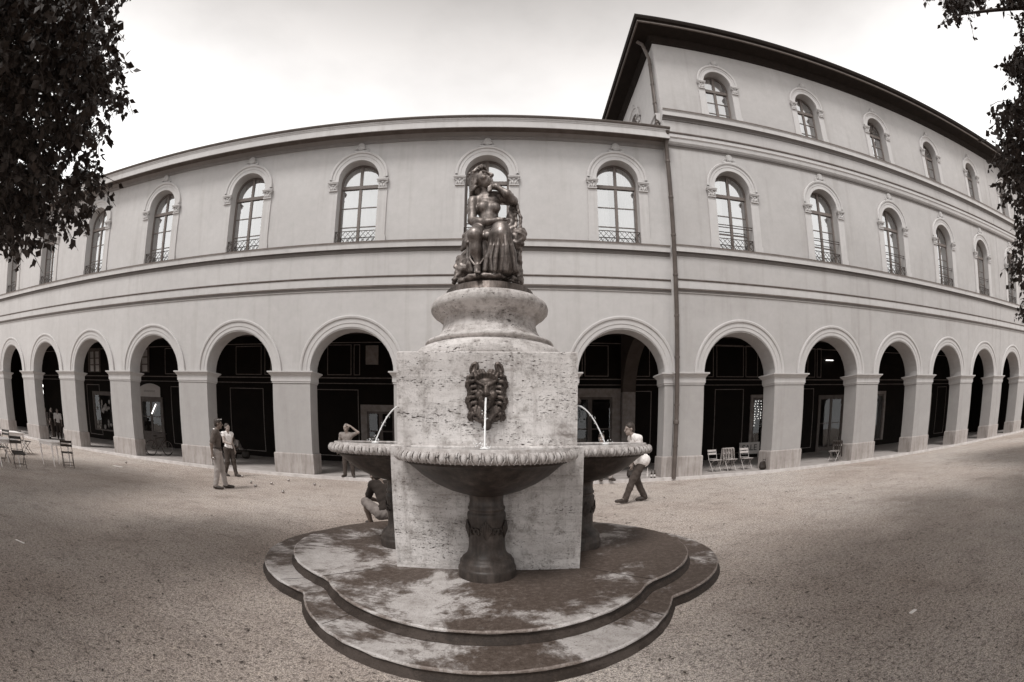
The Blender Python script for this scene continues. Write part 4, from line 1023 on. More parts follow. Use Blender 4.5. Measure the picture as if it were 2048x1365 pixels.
# head: turned to her left and tilted on the hand
hd = Vector(Q(528, 268, .09)); yaw, tilt = math.radians(54), math.radians(-24); HS = 1.22
RH = Matrix.Rotation(tilt, 3, 'Y') @ Matrix.Rotation(yaw, 3, 'Z')      # local face direction -Y
def H(p): return tuple(hd+RH @ (Vector(p)*HS))
def head():
    P = []; k = .012
    def e(p, r, kk=k): P.append(('e', H(p), tuple(x*HS for x in r), RH, kk))
    def c(a, b, r0, r1, kk=.008): P.append(('c', H(a), H(b), r0*HS, r1*HS, kk))
    e((0, .012, .025), (.083, .105, .105)); e((0, -.035, -.045), (.062, .075, .075)); e((0, -.075, -.098), (.028, .026, .026))
    c((0, -.100, .030), (0, -.130, -.022), .011, .017); e((-.013, -.113, -.028), (.011, .012, .009)); e((.013, -.113, -.028), (.011, .012, .009))
    c((-.05, -.080, .045), (-.012, -.096, .038), .010, .010); c((.05, -.080, .045), (.012, -.096, .038), .010, .010)
    c((-.020, -.097, -.054), (.020, -.097, -.054), .009, .009, .004); c((-.018, -.094, -.072), (.018, -.094, -.072), .010, .010, .004)
    for s in (-1, 1):
        P.append(('s', H((s*.034, -.100, .018)), (.022, .022, .013), RH)); P.append(('e', H((s*.034, -.079, .018)), (.017, .017, .012), RH, .002)); e((s*.05, -.06, -.02), (.025, .03, .025))
    return P
blob('head', head(), M['bronze'], st, .0055, .012)
def hairp():
    P = []; r2 = np.random.default_rng(11)
    c, e = prim_tools(P, .02)
    P.append(('e', H((0, .035, .04)), tuple(x*HS for x in (.096, .106, .098)), RH, .02)); P.append(('e', H((0, .09, -.05)), tuple(x*HS for x in (.075, .06, .09)), RH, .03))
    e((468, 335, .03), (52, 46, 62), .03); e((470, 388, .01), (34, 36, 40), .03)
    for s in (-1, 1):
        for j in range(9):                     # waves swept back from the parting
            z = .125-.021*j; y0 = -.085+.012*j
            a = [(s*.012, y0+.005, z+.005), (s*(.055+.004*j), y0+.035, z-.01+.008*math.sin(j*2)), (s*(.092+.002*j), y0+.085, z-.035), (s*.078, y0+.15, z-.07)]
            for q in range(3): P.append(('c', H(a[q]), H(a[q+1]), .0175, .016, .006))
    for j in range(7):                         # locks falling behind the shoulder
        x = 432+14*j; c((x, 290+8*j, .06), (x+6, 345+6*j, .05), 15, 13, .008); c((x+6, 345+6*j, .05), (x+2, 392+3*j, .03), 13, 8, .008)
    for j in range(18):                        # wreath
        a = 2*PI*j/18; P.append(('e', H((.088*math.cos(a), .012+.10*math.sin(a), .095+.012*math.sin(a*3))), (.022, .015, .018), Matrix.Rotation(a, 3, 'Z'), .008))
    return P
blob('hair', hairp(), M['bronze'], st, .0065, .012)

# ------------------------------------------------------------------ people
def lerp(a, b, t): return tuple(a[i]+(b[i]-a[i])*t for i in range(3))
STAND = dict(pel=(0, 0, .95), che=(0, -.01, 1.28), nek=(0, .015, 1.46), hed=(0, -.02, 1.625), hyaw=0, hpit=0,
             sl=(.185, .01, 1.415), el=(.23, .03, 1.12), wl=(.23, -.06, .87), sr=(-.185, .01, 1.415), er=(-.23, .03, 1.12), wr=(-.23, -.06, .87),
             hl=(.09, 0, .91), kl=(.10, -.02, .50), al=(.105, .02, .085), tl=(.125, -.15, .03), hr=(-.09, 0, .91), kr=(-.10, -.02, .50), ar=(-.105, .02, .085), tr=(-.125, -.15, .03),
             hdl=(0, -.05, -1), hdr=(0, -.05, -1), thl=(0, -1, 0), thr=(0, -1, 0), curl=.5)
def hand(P, w, d, th, curl):
    w = Vector(w); d = Vector(d).normalized(); th = Vector(th); th = (th-d*th.dot(d)).normalized(); n = d.cross(th)
    P.append(('e', tuple(w+d*.05), (.036, .036, .042), None, .012))
    P.append(('c', tuple(w-d*.01), tuple(w+d*.085), .026, .030, .012))
    for q in range(4):
        o = th*(.028-.0185*q); ln = (.036, .042, .039, .030)[q]
        a = w+d*.088+o; b = a+(d*math.cos(curl)+n*math.sin(curl)*.9).normalized()*ln; c_ = b+(d*math.cos(2.1*curl)+n*math.sin(2.1*curl)).normalized()*ln*.85
        P.append(('c', tuple(a), tuple(b), .0098, .0092, .003)); P.append(('c', tuple(b), tuple(c_), .0092, .0078, .003))
    a = w+d*.025+th*.030; b = a+(th*.7+d*.7).normalized()*.036; c_ = b+(th*.25+d+n*.3).normalized()*.030
    P.append(('c', tuple(a), tuple(b), .012, .0105, .006)); P.append(('c', tuple(b), tuple(c_), .0105, .0085, .003))
def person(label, pose, loc, rz, shirt='shirtd', legs='khaki', hair='hair', sleeve=.55, long_sleeve=False, short_legs=False, skin='skin', scale=1.0, vox=.0105, loose=1.0, name='person'):
    J = dict(STAND); J.update(pose)
    th = thing(name, label, 'person', loc, rz); th.scale = (scale,)*3
    RH = Matrix.Rotation(J['hyaw'], 3, 'Z') @ Matrix.Rotation(J['hpit'], 3, 'X'); hd = Vector(J['hed'])
    H = lambda p: tuple(hd+RH @ Vector(p))
    P = []; c = lambda a, b, r0, r1, k=.025: P.append(('c', a, b, r0, r1, k)); e = lambda a, r, k=.03, rot=None: P.append(('e', a, r, rot, k))
    pel, che, nek = J['pel'], J['che'], J['nek']
    def torso(add, g):
        mid = lerp(pel, che, .5)
        for s in ('l', 'r'):
            add(J['h'+s], lerp(pel, che, .2), .088+g, .085+g); add(lerp(mid, J['s'+s], .16), lerp(che, J['s'+s], .34), .090+g, .098+g)
            add(lerp(che, J['s'+s], .55), J['s'+s], .075+g, .058+g); add(lerp(nek, J['s'+s], .25), J['s'+s], .048+g, .052+g)
    torso(c, 0)
    c(nek, H((0, .01, -.08)), .056, .050); c(lerp(che, nek, .7), nek, .07, .056)
    for s in ('l', 'r'):
        c(J['s'+s], J['e'+s], .052, .040); c(J['e'+s], J['w'+s], .041, .027); hand(P, J['w'+s], J['hd'+s], J['th'+s], J['curl'])
        c(J['h'+s], J['k'+s], .082, .054); c(J['k'+s], lerp(J['k'+s], J['a'+s], .35), .053, .055); c(lerp(J['k'+s], J['a'+s], .35), J['a'+s], .054, .034)
        c(J['a'+s], J['t'+s], .036, .028)
    e(H((0, .015, .035)), (.074, .093, .093), .02, RH); e(H((0, -.025, -.045)), (.058, .066, .070), .02, RH); e(H((0, -.065, -.095)), (.024, .022, .020), .015, RH)
    c(H((0, -.088, .022)), H((0, -.112, -.018)), .009, .015, .006); c(H((-.018, -.083, -.056)), H((.018, -.083, -.056)), .010, .010, .005)
    c(H((-.045, -.072, .036)), H((.045, -.072, .036)), .011, .011, .01)
    for s in (-1, 1):
        P.append(('s', H((s*.030, -.090, .014)), (.016, .018, .010), RH)); P.append(('e', H((s*.030, -.074, .014)), (.012, .012, .010), RH, .002)); P.append(('e', H((s*.076, .012, -.002)), (.012, .022, .032), RH, .005))
    b = blob('body', P, M[skin], th, vox, .025)
    S = []; add = lambda a, b_, r0, r1, k=.03: S.append(('c', a, b_, r0, r1, k))
    torso(add, .014*loose)
    for s in ('l', 'r'):
        add(lerp(J['h'+s], pel, .3), lerp(pel, che, .35), .098*loose, .10)
        if long_sleeve: add(J['s'+s], J['e'+s], .066, .056); add(J['e'+s], lerp(J['e'+s], J['w'+s], .93), .056, .040)
        else: add(J['s'+s], lerp(J['s'+s], J['e'+s], sleeve+.25), .068, .062)
    f = lambda X, Y, Z: (.004*np.sin(Z*58+X*30)*np.sin(Z*23+Y*60+X*21)).astype(np.float32)
    blob('shirt', S, M[shirt], th, .013, .03, f)
    S = []
    for s in ('l', 'r'):
        add(J['h'+s], J['k'+s], .102, .078); add(pel, J['h'+s], .095, .10)
        if not short_legs: add(J['k'+s], lerp(J['k'+s], J['a'+s], .96), .078, .064)
    add(J['hl'], J['hr'], .10, .10)
    blob('trousers', S, M[legs], th, .013, .025, lambda X, Y, Z: (.006*np.sin(Z*42+X*35+Y*20)*np.sin(Z*17+X*50)).astype(np.float32))
    for s in ('l', 'r'):
        a, t_ = Vector(J['a'+s]), Vector(J['t'+s]); d = t_-a; hz = Vector((d.x, d.y, 0)).normalized() if Vector((d.x, d.y, 0)).length > .03 else Vector((0, -1, 0))
        S = [('c', tuple(a-hz*.03+Vector((0, 0, -.03))), tuple(a+d*.55+Vector((0, 0, -.012))), .046, .043, .02), ('c', tuple(a+d*.5+Vector((0, 0, -.004))), tuple(t_+hz*.03+Vector((0, 0, .012))), .044, .034, .02), ('c', tuple(a+Vector((0, 0, .03))), tuple(a), .042, .045, .02)]
        blob('shoe', S, M['shoe'], th, .011, .02)
    S = [('e', H((0, .026, .052)), (.083, .096, .090), RH, .01), ('e', H((0, .066, -.01)), (.070, .050, .075), RH, .02), ('s', H((0, -.075, -.03)), (.080, .075, .085), RH), ('s', H((0, -.10, .02)), (.075, .05, .05), RH)]
    if hair: blob('hair', S, M[hair], th, .011, .012)
    return th
def gpos(x, y, z=0.): p = at(x, y, Z=z); return (p.x, p.y, z)

# boules player seen from behind, hands low, a boule in each
p = gpos(443, 978)
player = person('man in dark t-shirt and pale trousers seen from behind, holding two boules', dict(
    pel=(0, .02, .97), che=(0, -.02, 1.30), nek=(0, -.02, 1.48), hed=(0, -.075, 1.64), hpit=.10, hyaw=.1,
    el=(.25, .08, 1.14), wl=(.25, .02, .90), er=(-.25, .10, 1.14), wr=(-.245, .10, .90), hdl=(0, -.1, -1), hdr=(0, .05, -1), curl=.9,
    kl=(.12, -.06, .51), al=(.15, -.10, .085), tl=(.19, -.27, .03), kr=(-.12, .03, .50), ar=(-.13, .12, .085), tr=(-.16, -.03, .03), hl=(.09, 0, .93), hr=(-.09, .02, .93)),
    (p[0], p[1], 0), math.radians(118), 'shirtd', 'khaki', 'hair', skin='skind', scale=1.05)
M['glasses'] = simple('sunglasses', .6, .2)
mb = MB(); mb.ell((.03, -.155, 1.755), (.022, .012, .014), 8); mb.ell((-.03, -.155, 1.755), (.022, .012, .014), 8); mb.tube([(-.085, -.06, 1.74), (-.03, -.155, 1.757), (.03, -.155, 1.757), (.085, -.06, 1.74)], .004, 5); mb.build('sunglasses', M['glasses'], player)
mb = MB(); mb.tube([(-.115, -.02, 1.475), (-.06, .055, 1.515), (.06, .055, 1.515), (.115, -.02, 1.475), (.06, -.14, 1.40)], .014, 6); mb.build('collar', M['shirtw'], player)
mb = MB(); mb.tube([(.145*math.cos(2*PI*i/20), .02+.125*math.sin(2*PI*i/20), 1.045) for i in range(21)], .016, 6); mb.build('belt', M['shoe'], player)
person('person in pale sleeveless top standing just beyond the man with the boules', dict(er=(-.26, -.12, 1.16), wr=(-.20, -.34, 1.10), hdr=(0, -1, .1), thr=(0, 0, 1), el=(.22, .05, 1.12), kl=(.10, -.10, .52), al=(.11, -.16, .085), tl=(.12, -.33, .04), ar=(-.10, .16, .09), tr=(-.11, .0, .03)),
       gpos(462, 953), math.radians(75), 'shirtw', 'jeans', 'hair', sleeve=.0, scale=1.0)
p = gpos(697, 955, .1)
person('man in checked grey shirt scratching his head at the arcade kerb', dict(hyaw=-.55, hpit=.1, hed=(-.01, -.03, 1.635),
    el=(.40, -.10, 1.50), wl=(.16, -.12, 1.69), hdl=(-1, .1, .25), thl=(0, -.6, -1), er=(-.27, .06, 1.14), wr=(-.29, -.06, .90), kl=(.13, -.02, .50), al=(.155, .02, .085), tl=(.20, -.14, .03), kr=(-.10, -.01, .50), ar=(-.12, .02, .085), tr=(-.17, -.13, .03)),
    (p[0], p[1]+.03, .1), math.radians(8), 'shirtm', 'jeans', 'hairg', long_sleeve=False, sleeve=.35, scale=1.04)
# sitting on the step behind the fountain, back to us
person('person in black t-shirt sitting on the fountain step with back turned', dict(
    pel=(0, .02, .13), che=(.02, -.17, .43), nek=(.06, -.28, .58), hed=(.16, -.36, .66), hpit=.6, hyaw=.5,
    sl=(.20, -.23, .55), el=(.30, -.42, .30), wl=(.10, -.55, .22), sr=(-.185, -.22, .55), er=(-.36, -.30, .28), wr=(-.22, -.52, .24), hdl=(-1, -.3, -.2), hdr=(1, -.3, -.2),
    hl=(.10, 0, .11), kl=(.34, -.34, .24), al=(.28, -.50, -.16), tl=(.34, -.66, -.20), hr=(-.10, 0, .11), kr=(-.42, -.25, .23), ar=(-.44, -.40, -.16), tr=(-.52, -.55, -.20)),
    (-1.30, -7.42, .24), math.radians(196), 'shirtk', 'shorts', 'hair', short_legs=True, skin='skind', scale=1.04)
p = gpos(1272, 1005)
person('person in white t-shirt and dark trousers walking left, bent forward past the fountain', dict(
    pel=(0, .06, .95), che=(0, -.06, 1.25), nek=(0, -.13, 1.42), hed=(0, -.22, 1.56), hpit=.2,
    sl=(.185, -.10, 1.37), el=(.24, -.12, 1.08), wl=(.20, -.34, .96), sr=(-.185, -.08, 1.37), er=(-.25, .06, 1.10), wr=(-.24, -.02, .82), hl=(.09, .08, .90), kl=(.10, -.14, .53), al=(.10, -.30, .10), tl=(.11, -.47, .06), hr=(-.09, .10, .90), kr=(-.10, .02, .50), ar=(-.10, .24, .10), tr=(-.11, .10, .03)),
    (p[0], p[1], 0), math.radians(-82), 'shirtw', 'jeans', 'hair', sleeve=.45, scale=1.14, loose=1.6)
def seated(label, loc, rz, shirt, legs, lean=.06, **k):
    return person(label, dict(pel=(0, .0, .54), che=(0, -lean, .86), nek=(0, -lean*1.5, 1.04), hed=(0, -lean*1.9-.02, 1.20), hpit=k.pop('hpit', .12),
        sl=(.185, -lean*1.2, 1.0), el=(.25, -.10-lean, .74), wl=(.12, -.34-lean, .66), sr=(-.185, -lean*1.2, 1.0), er=(-.25, -.10-lean, .74), wr=(-.10, -.34-lean, .68), hdl=(-.4, -1, -.1), hdr=(.4, -1, -.1),
        hl=(.10, 0, .51), kl=(.14, -.42, .50), al=(.17, -.46, .085), tl=(.21, -.62, .03), hr=(-.10, 0, .51), kr=(-.13, -.44, .51), ar=(-.10, -.36, .085), tr=(-.12, -.52, .03)), loc, rz, shirt, legs, **k)
seated('person sitting at the arcade kerb, face just above the right basin rim', (3.80, .15, .10), math.radians(8), 'shirtd', 'khaki', scale=1.19)
seated('dark-haired person crouched against the dark arcade panel beside a black bag', (-12.3, 4.9, -.08), math.radians(-35), 'khaki', 'jeans', lean=.22, hpit=.5, skin='skind')
person('woman in white top walking under the far left arches', dict(kl=(.10, -.12, .52), al=(.10, -.2, .09), tl=(.1, -.37, .04)), (-24.6, 1.9, .1), math.radians(60), 'shirtw', 'jeans', 'hair', vox=.014)
person('person in pale shirt carrying a striped bag under the left arches', dict(wr=(-.25, -.08, .88)), (-22.9, 1.4, .1), math.radians(150), 'khaki', 'jeans', 'hair', vox=.014)
person('dark-clothed person behind the white-topped woman, far left arches', dict(er=(-.26, -.10, 1.13)), (-26.0, 2.3, .1), math.radians(-70), 'shirtk', 'jeans', 'hairg', vox=.014)
person('person in grey shirt and long pale skirt nearest the far left pier', dict(), (-24.9, 1.1, .1), math.radians(100), 'shirtm', 'khaki', 'hair', vox=.014, loose=1.2)

# ------------------------------------------------------------------ boules
def boule(label, loc):
    mb = MB(); mb.ell((0, 0, 0), (.042, .042, .042), 20)
    o = tag(mb.build('boule', M['ball']), label, 'boule', 'steel boules'); o.location = loc; return o
BL = [('steel boule lying nearest the boules player, by the kerb', 485, 953), ('steel boule touching distance behind the darker one', 502, 965), ('steel boule closest in front of the player among the pair', 511, 972), ('steel boule in the middle of the scattered group', 543, 967),
      ('steel boule farthest toward the arcade kerb in mid group', 577, 961), ('steel boule nearest the viewer of those on the gravel', 566, 984), ('steel boule farthest right, beside the tiny jack', 629, 969), ('steel boule alone on the gravel near the white table', 252, 925)]
for lb, x, y in BL: p = gpos(x, y, .042); boule(lb, p)
mb = MB(); mb.ell((0, 0, 0), (.018, .018, .018), 10); o = tag(mb.build('jack_ball', M['shoe']), 'tiny dark target ball beside the farthest right boule', 'target ball'); o.location = gpos(640, 973, .018)
mw = player.matrix_basis
for lb, q in (('steel boule in the right hand of the man with his back turned', (-.255, .075, .79)), ('steel boule in the left hand of the man with his back turned', (.262, -.01, .79))):
    loc = Matrix.Translation(player.location) @ Matrix.Rotation(player.rotation_euler[2], 4, 'Z') @ Matrix.Scale(1.05, 4) @ Vector(q); boule(lb, loc)

# ------------------------------------------------------------------ tables, chairs, bags, bottles, bicycle
def table(label, loc, rz, l=.80, w=.72):
    t_ = thing('table', label, 'table', loc, rz, 'white wooden tables on the gravel')
    mb = MB(); mb.box(-l/2-.04, l/2+.04, -w/2-.04, w/2+.04, .745, .775); mb.build('tabletop', M['white'], t_)
    mb = MB(); mb.box(-l/2+.04, l/2-.04, -w/2+.01, -w/2+.03, .655, .745); mb.box(-l/2+.04, l/2-.04, w/2-.03, w/2-.01, .655, .745); mb.box(-l/2+.01, -l/2+.03, -w/2+.04, w/2-.04, .655, .745); mb.box(l/2-.03, l/2-.01, -w/2+.04, w/2-.04, .655, .745); mb.build('apron', M['white'], t_)
    lm = None
    for sx in (-1, 1):
        for sy in (-1, 1):
            x, y = sx*(l/2-.025), sy*(w/2-.025)
            if lm is None:
                mb = MB(); mb.box(-.025, .025, -.025, .025, .60, .745); mb.lathe([(.022, .60), (.030, .585), (.018, .565), (.028, .54), (.018, .515), (.026, .49), (.024, .46), (.014, .06), (.018, .05), (.014, .02), (.010, 0)], 0, 0, 12); lm = mb.build('leg', M['white'], t_)
                lm.location = (x, y, 0)
            else: copy_tree(lm, t_, (x, y, 0))
    return t_
def chair(label, loc, rz, slats='slat', group='dark folding chairs on the gravel'):
    c_ = thing('folding_chair', label, 'chair', loc, rz, group)
    mb = MB()
    for s in (-1, 1):
        x = s*.19
        mb.tube([(x, -.20, .005), (x, .02, .32), (x, .15, .50), (x, .24, .86)], .011, 8); mb.tube([(x*.86, .24, .005), (x*.86, .0, .30), (x*.86, -.16, .445)], .011, 8)
        mb.tube([(x, .17, .455), (x, -.19, .45)], .009, 6)
    for y, z in ((-.10, .15), (.155, .505)): mb.tube([(-.19, y, z), (.19, y, z)], .008, 6)
    mb.tube([(-.16, .17, .09), (.16, .17, .09)], .008, 6); mb.build('frame', M['steel'] if slats == 'slat' else M['slatl'], c_)
    mb = MB()
    for i in range(6): mb.box(-.205, .205, -.20+i*.063, -.20+i*.063+.05, .452, .470)
    mb.build('seat', M[slats], c_)
    mb = MB()
    for z in (.66, .775):
        y = .155+.05*(z-.5)/.2
        mb.bar((-.205, y+.012, z+.03), (.205, y+.012, z+.03), .075, .014, 0, (0, .25, 1)) if False else mb.face([(-.205, y, z), (.205, y, z), (.205, y+.026, z+.075), (-.205, y+.026, z+.075)]); mb.face([(-.205, y+.016, z), (-.205, y+.042, z+.075), (.205, y+.042, z+.075), (.205, y+.016, z)]); mb.face([(-.205, y, z+0), (-.205, y+.026, z+.075), (-.205, y+.042, z+.075), (-.205, y+.016, z)]); mb.face([(.205, y, z), (.205, y+.016, z), (.205, y+.042, z+.075), (.205, y+.026, z+.075)]); mb.face([(-.205, y+.026, z+.075), (.205, y+.026, z+.075), (.205, y+.042, z+.075), (-.205, y+.042, z+.075)]); mb.face([(-.205, y, z), (-.205, y+.016, z), (.205, y+.016, z), (.205, y, z)])
    mb.build('backrest', M[slats], c_); return c_
table('white wooden table with one dark chair, nearest the second pier', (-12.96, -5.80, 0), .02, .80, .74)
chair('dark slatted folding chair at the right end of the nearer white table', (-12.47, -5.60, 0), math.radians(-121))
table('white wooden table cut off by the left picture edge', (-13.1, -7.85, 0), .05, .85, .78)
table('white wooden table behind, between two other tables at left edge', (-16.75, -5.6, 0), .0, .9, .74)
chair('dark folding chair tilted against the leftmost white table', (-12.42, -7.62, 0), math.radians(60)).rotation_euler = (math.radians(12), 0, math.radians(75))
chair('dark folding chair behind the far left white table', (-16.7, -5.0, 0), math.radians(175)); chair('dark folding chair at the near side of the far left table', (-16.2, -6.35, 0), math.radians(20))
chair('dark folding chair at the extreme left picture edge', (-13.75, -7.6, 0), math.radians(95))
G = 'pale folding chairs inside the arcade'
chair('pale folding chair with bare back, left of the coat chair', (8.45, .75, .1), math.radians(8), 'slatl', G)
cc = chair('pale folding chair with a patterned coat hung over it', (9.10, .70, .1), math.radians(4), 'slatl', G)
chair('pale folding chair between the coat chair and the black bag', (9.85, .72, .1), math.radians(0), 'slatl', G)
c4 = chair('pale folding chair beside the second wing pier, dark jacket on its back', (14.25, .35, .1), math.radians(-75), 'slatl', G)
def coat(label, loc, rz, mat, w=.24):
    P = [('c', (-w, .20, .87), (w, .20, .87), .035, .035, .03)]
    for i in range(5):
        x = -w+2*w*i/4; P.append(('c', (x, .16, .85), (x*1.05, .10, .42+.05*math.sin(i*2)), .035, .025, .02)); P.append(('c', (x, .24, .85), (x*1.1, .30, .25+.07*math.sin(i*3)), .04, .03, .02))
    o = tag(blob('coat', P, M[mat], None, .014, .03), label, 'coat'); o.location = loc; o.rotation_euler = (0, 0, rz); return o
coat('patterned light and dark coat draped over a pale chair', (9.10, .70, .1), math.radians(4), 'cloth')
coat('dark jacket draped over the chair by the second wing pier', (14.25, .35, .1), math.radians(-75), 'bag', .19)
def bag(label, loc, s=1.0, mat='bag'):
    b_ = thing('bag', label, 'bag', loc, .3)
    P = [('e', (0, 0, .17*s), (.20*s, .11*s, .17*s), None, .05), ('e', (0, -.02, .10*s), (.19*s, .13*s, .10*s), None, .05), ('c', (-.13*s, 0, .28*s), (.13*s, 0, .28*s), .05*s, .05*s, .05)]
    blob('bag_body', P, M[mat], b_, .014, .05)
    mb = MB(); mb.tube([(-.10*s, -.05, .30*s), (-.07*s, -.05, .42*s), (.07*s, -.05, .42*s), (.10*s, -.05, .30*s)], .011, 6); mb.build('handle', M[mat], b_)
bag('black bag on the paving against the first wing pier', (10.28, .15, .1), .95)
bag('black bag on the arcade floor beside the crouching person', (-11.85, 4.55, .1), 1.1)
bag('dark bag on the kerb behind the bottles', (5.0, .28, .1), 1.0)
bag('striped shopping bag held low under the left arches', (-22.55, 1.15, .45), 1.3, 'cloth')
def bottle(label, loc, mat, h=.26):
    b_ = thing('bottle', label, 'bottle', loc, 0, 'bottles on the arcade kerb')
    mb = MB(); mb.lathe([(0, 0), (.034, .0), (.036, .01), (.036, h*.55), (.030, h*.66), (.014, h*.76), (.013, h*.96), (.015, h*.97), (.015, h), (0, h)], 0, 0, 14); g = mb.build('glass_body', M[mat], b_)
    mb = MB(); mb.lathe([(.0368, h*.18), (.0368, h*.46)], 0, 0, 14); mb.build('label', M['label'], b_)
bottle('tall clear bottle on the kerb, left of the dark bottles', (5.46, -.04, .104), 'bottlew', .36)
bottle('dark bottle on the kerb, left one of the close pair', (5.62, -.02, .104), 'bottle'); bottle('dark bottle on the kerb nearest the pier', (5.72, -.05, .104), 'bottle')
def bicycle(label, loc, rz):
    b_ = thing('bicycle', label, 'bicycle', loc, rz)
    def wheel(x):
        mb = MB(); mb.tube([(x+.335*math.cos(2*PI*i/32), 0, .35+.335*math.sin(2*PI*i/32)) for i in range(33)], .016, 8, 0, False); w = mb.build('wheel', M['tyre'], b_)
        mb = MB(); mb.tube([(x+.312*math.cos(2*PI*i/32), 0, .35+.312*math.sin(2*PI*i/32)) for i in range(33)], .009, 6, 0, False)
        for i in range(16): a = 2*PI*i/16; mb.tube([(x, .015*(-1)**i, .35), (x+.31*math.cos(a), 0, .35+.31*math.sin(a))], .0022, 4)
        mb.lathe([(.02, -.03), (.02, .03)], 0, 0, 8); mb.build('rim', M['ball'], w)
    wheel(-.52); wheel(.52)
    mb = MB()
    for a, c_ in (((-.08, 0, .30), (-.2, 0, .85)), ((-.08, 0, .30), (.36, 0, .80)), ((-.18, 0, .78), (.34, 0, .86)), ((-.08, 0, .30), (-.52, 0, .35)), ((-.18, 0, .78), (-.52, 0, .35)), ((.34, 0, .92), (.52, 0, .35))): mb.tube([a, c_], .016, 8)
    mb.build('frame', M['steel'], b_)
    mb = MB(); mb.tube([(.25, -.28, 1.0), (.36, -.2, 1.02), (.33, 0, .98), (.36, .2, 1.02), (.25, .28, 1.0)], .012, 8); mb.tube([(.34, 0, .9), (.33, 0, .98)], .014, 8); mb.build('handlebar', M['steel'], b_)
    mb = MB(); mb.ell((-.22, 0, .90), (.14, .08, .035), 12); mb.build('saddle', M['tyre'], b_)
bicycle('bicycle parked in the arcade, one wheel showing beside a pier', (-14.75, 1.35, .1), math.radians(84))
# bright paper lamp hanging under the far left arches
lp = thing('hanging_lamp', 'bright glowing lamp hanging under the far left arches', 'lamp', (-28.9, 3.3, 0))
P = [('e', (0, 0, 2.85), (.22, .2, .42), None, .05), ('e', (.15, 0, 3.25), (.2, .12, .16), None, .1)]
blob('lamp_shade', P, M['lamp'], lp, .03, .05)
mb = MB(); mb.tube([(0.1, 0, 3.3), (0.1, 0, 6.55)], .012, 6); mb.build('cord', M['steel'], lp)
# a scrap of paper and a chalk dash on the gravel
for lb, x, y, l_, w_ in (('white paper scrap lying on the right foreground gravel', 1826, 1223, .10, .035), ('thin white stick lying on the left gravel', 40, 1083, .22, .02), ('flat pale board lying near the lone boule', 235, 933, .42, .10)):
    q = at(x, y, Z=.01); mb = MB(); mb.box(-l_/2, l_/2, -w_/2, w_/2, 0, .008); o = tag(mb.build('scrap', M['white']), lb, 'litter'); o.location = (q.x, q.y, .004); o.rotation_euler = (0, 0, .15)

# ------------------------------------------------------------------ trees
def leaf_cloud(anchors, n_leaf, size, spread, droop):
    """anchors: twig bases (N,3); every twig carries alternate leaves; returns verts, faces and twig lines"""
    V = []; F = []; tw = []
    A = np.array(anchors); N = len(A)
    d = rng.normal(0, 1, (N, 3)); d[:, 2] = d[:, 2]*.5-droop; d /= np.linalg.norm(d, axis=1)[:, None]
    ln = rng.uniform(.6, 1.2, N)*spread
    for i in range(N):
        e_ = A[i]+d[i]*ln[i]; tw.append((A[i], e_))
    t_ = rng.uniform(0, 1, (N, n_leaf)); base = A[:, None, :]+d[:, None, :]*(ln[:, None]*t_)[:, :, None]
    base = base.reshape(-1, 3); m = len(base)
    size = np.repeat(np.broadcast_to(size, N), n_leaf)
    ax = rng.normal(0, 1, (m, 3)); ax[:, 2] -= 1.1; ax /= np.linalg.norm(ax, axis=1)[:, None]
    u = rng.normal(0, 1, (m, 3)); s = np.cross(ax, u); s /= np.linalg.norm(s, axis=1)[:, None]; nn = np.cross(s, ax)
    l = (rng.uniform(.65, 1.25, m)*size)[:, None]; w = l*rng.uniform(.30, .42, m)[:, None]; st_ = base+ax*l*.25
    p0 = st_; p1 = st_+ax*l*.40+s*w+nn*l*.06; p1b = st_+ax*l*.40-s*w+nn*l*.06; p2 = st_+ax*l; pm = st_+ax*l*.45
    V = np.stack([p0, p1, p2, p1b, pm], 1).reshape(-1, 3); b = np.arange(m)[:, None]*5
    F = np.concatenate([b+np.array([[0, 1, 4]]), b+np.array([[1, 2, 4]]), b+np.array([[2, 3, 4]]), b+np.array([[3, 0, 4]])])
    return V, F, tw
def inside(x, y, poly):
    r = False; n = len(poly)
    for i in range(n):
        (x0, y0), (x1, y1) = poly[i], poly[i-1]
        if (y0 > y) != (y1 > y) and x < (x1-x0)*(y-y0)/(y1-y0)+x0: r = not r
    return r
def edge_dist(x, y, poly):
    b = 1e9
    for i in range(len(poly)):
        a, c_ = Vector(poly[i]), Vector(poly[i-1]); p_ = Vector((x, y)); ab = c_-a; u = max(0, min(1, (p_-a).dot(ab)/max(ab.length_squared, 1e-6))); b = min(b, (p_-a-ab*u).length)
    return b
def big_tree(label, trunk, limbs_to, anchors, n_leaf, size, spread, droop, h0=5.0):
    t_ = thing('tree', label, 'tree', (trunk[0], trunk[1], 0))
    V, F, tw = leaf_cloud(anchors, n_leaf, size, spread, droop)
    o = np.array([trunk[0], trunk[1], 0]); np_mesh('crown', V-o, F, M['leaf'], t_, False)
    mb = MB(); mb.tube([(0, 0, -.1), (.03, .02, .5), (.05, 0, 2.2), (0, .05, h0), (.1, .1, h0+2.5)], [.36, .27, .23, .18, .08], 14); mb.build('trunk', M['bark'], t_)
    for q in limbs_to:
        q = np.array(q)-o; a = np.array([0, 0, h0-1.2+rng.uniform(0, 1.5)]); mid = a*.5+q*.5+np.array([rng.normal(0, .2), rng.normal(0, .2), .45])
        mb = MB(); mb.tube([a, a*.75+mid*.25+(0, 0, .1), mid, mid*.45+q*.55, q], [.10, .085, .06, .035, .012], 8); mb.build('limb', M['bark'], t_)
    mb = MB()
    for a, b in tw: mb.tube([tuple(a-o), tuple((a+b)/2-o+np.array([0, 0, .02])), tuple(b-o)], [.006, .005, .003], 3, 0, False)
    mb.build('twigs', M['bark'], t_); return t_
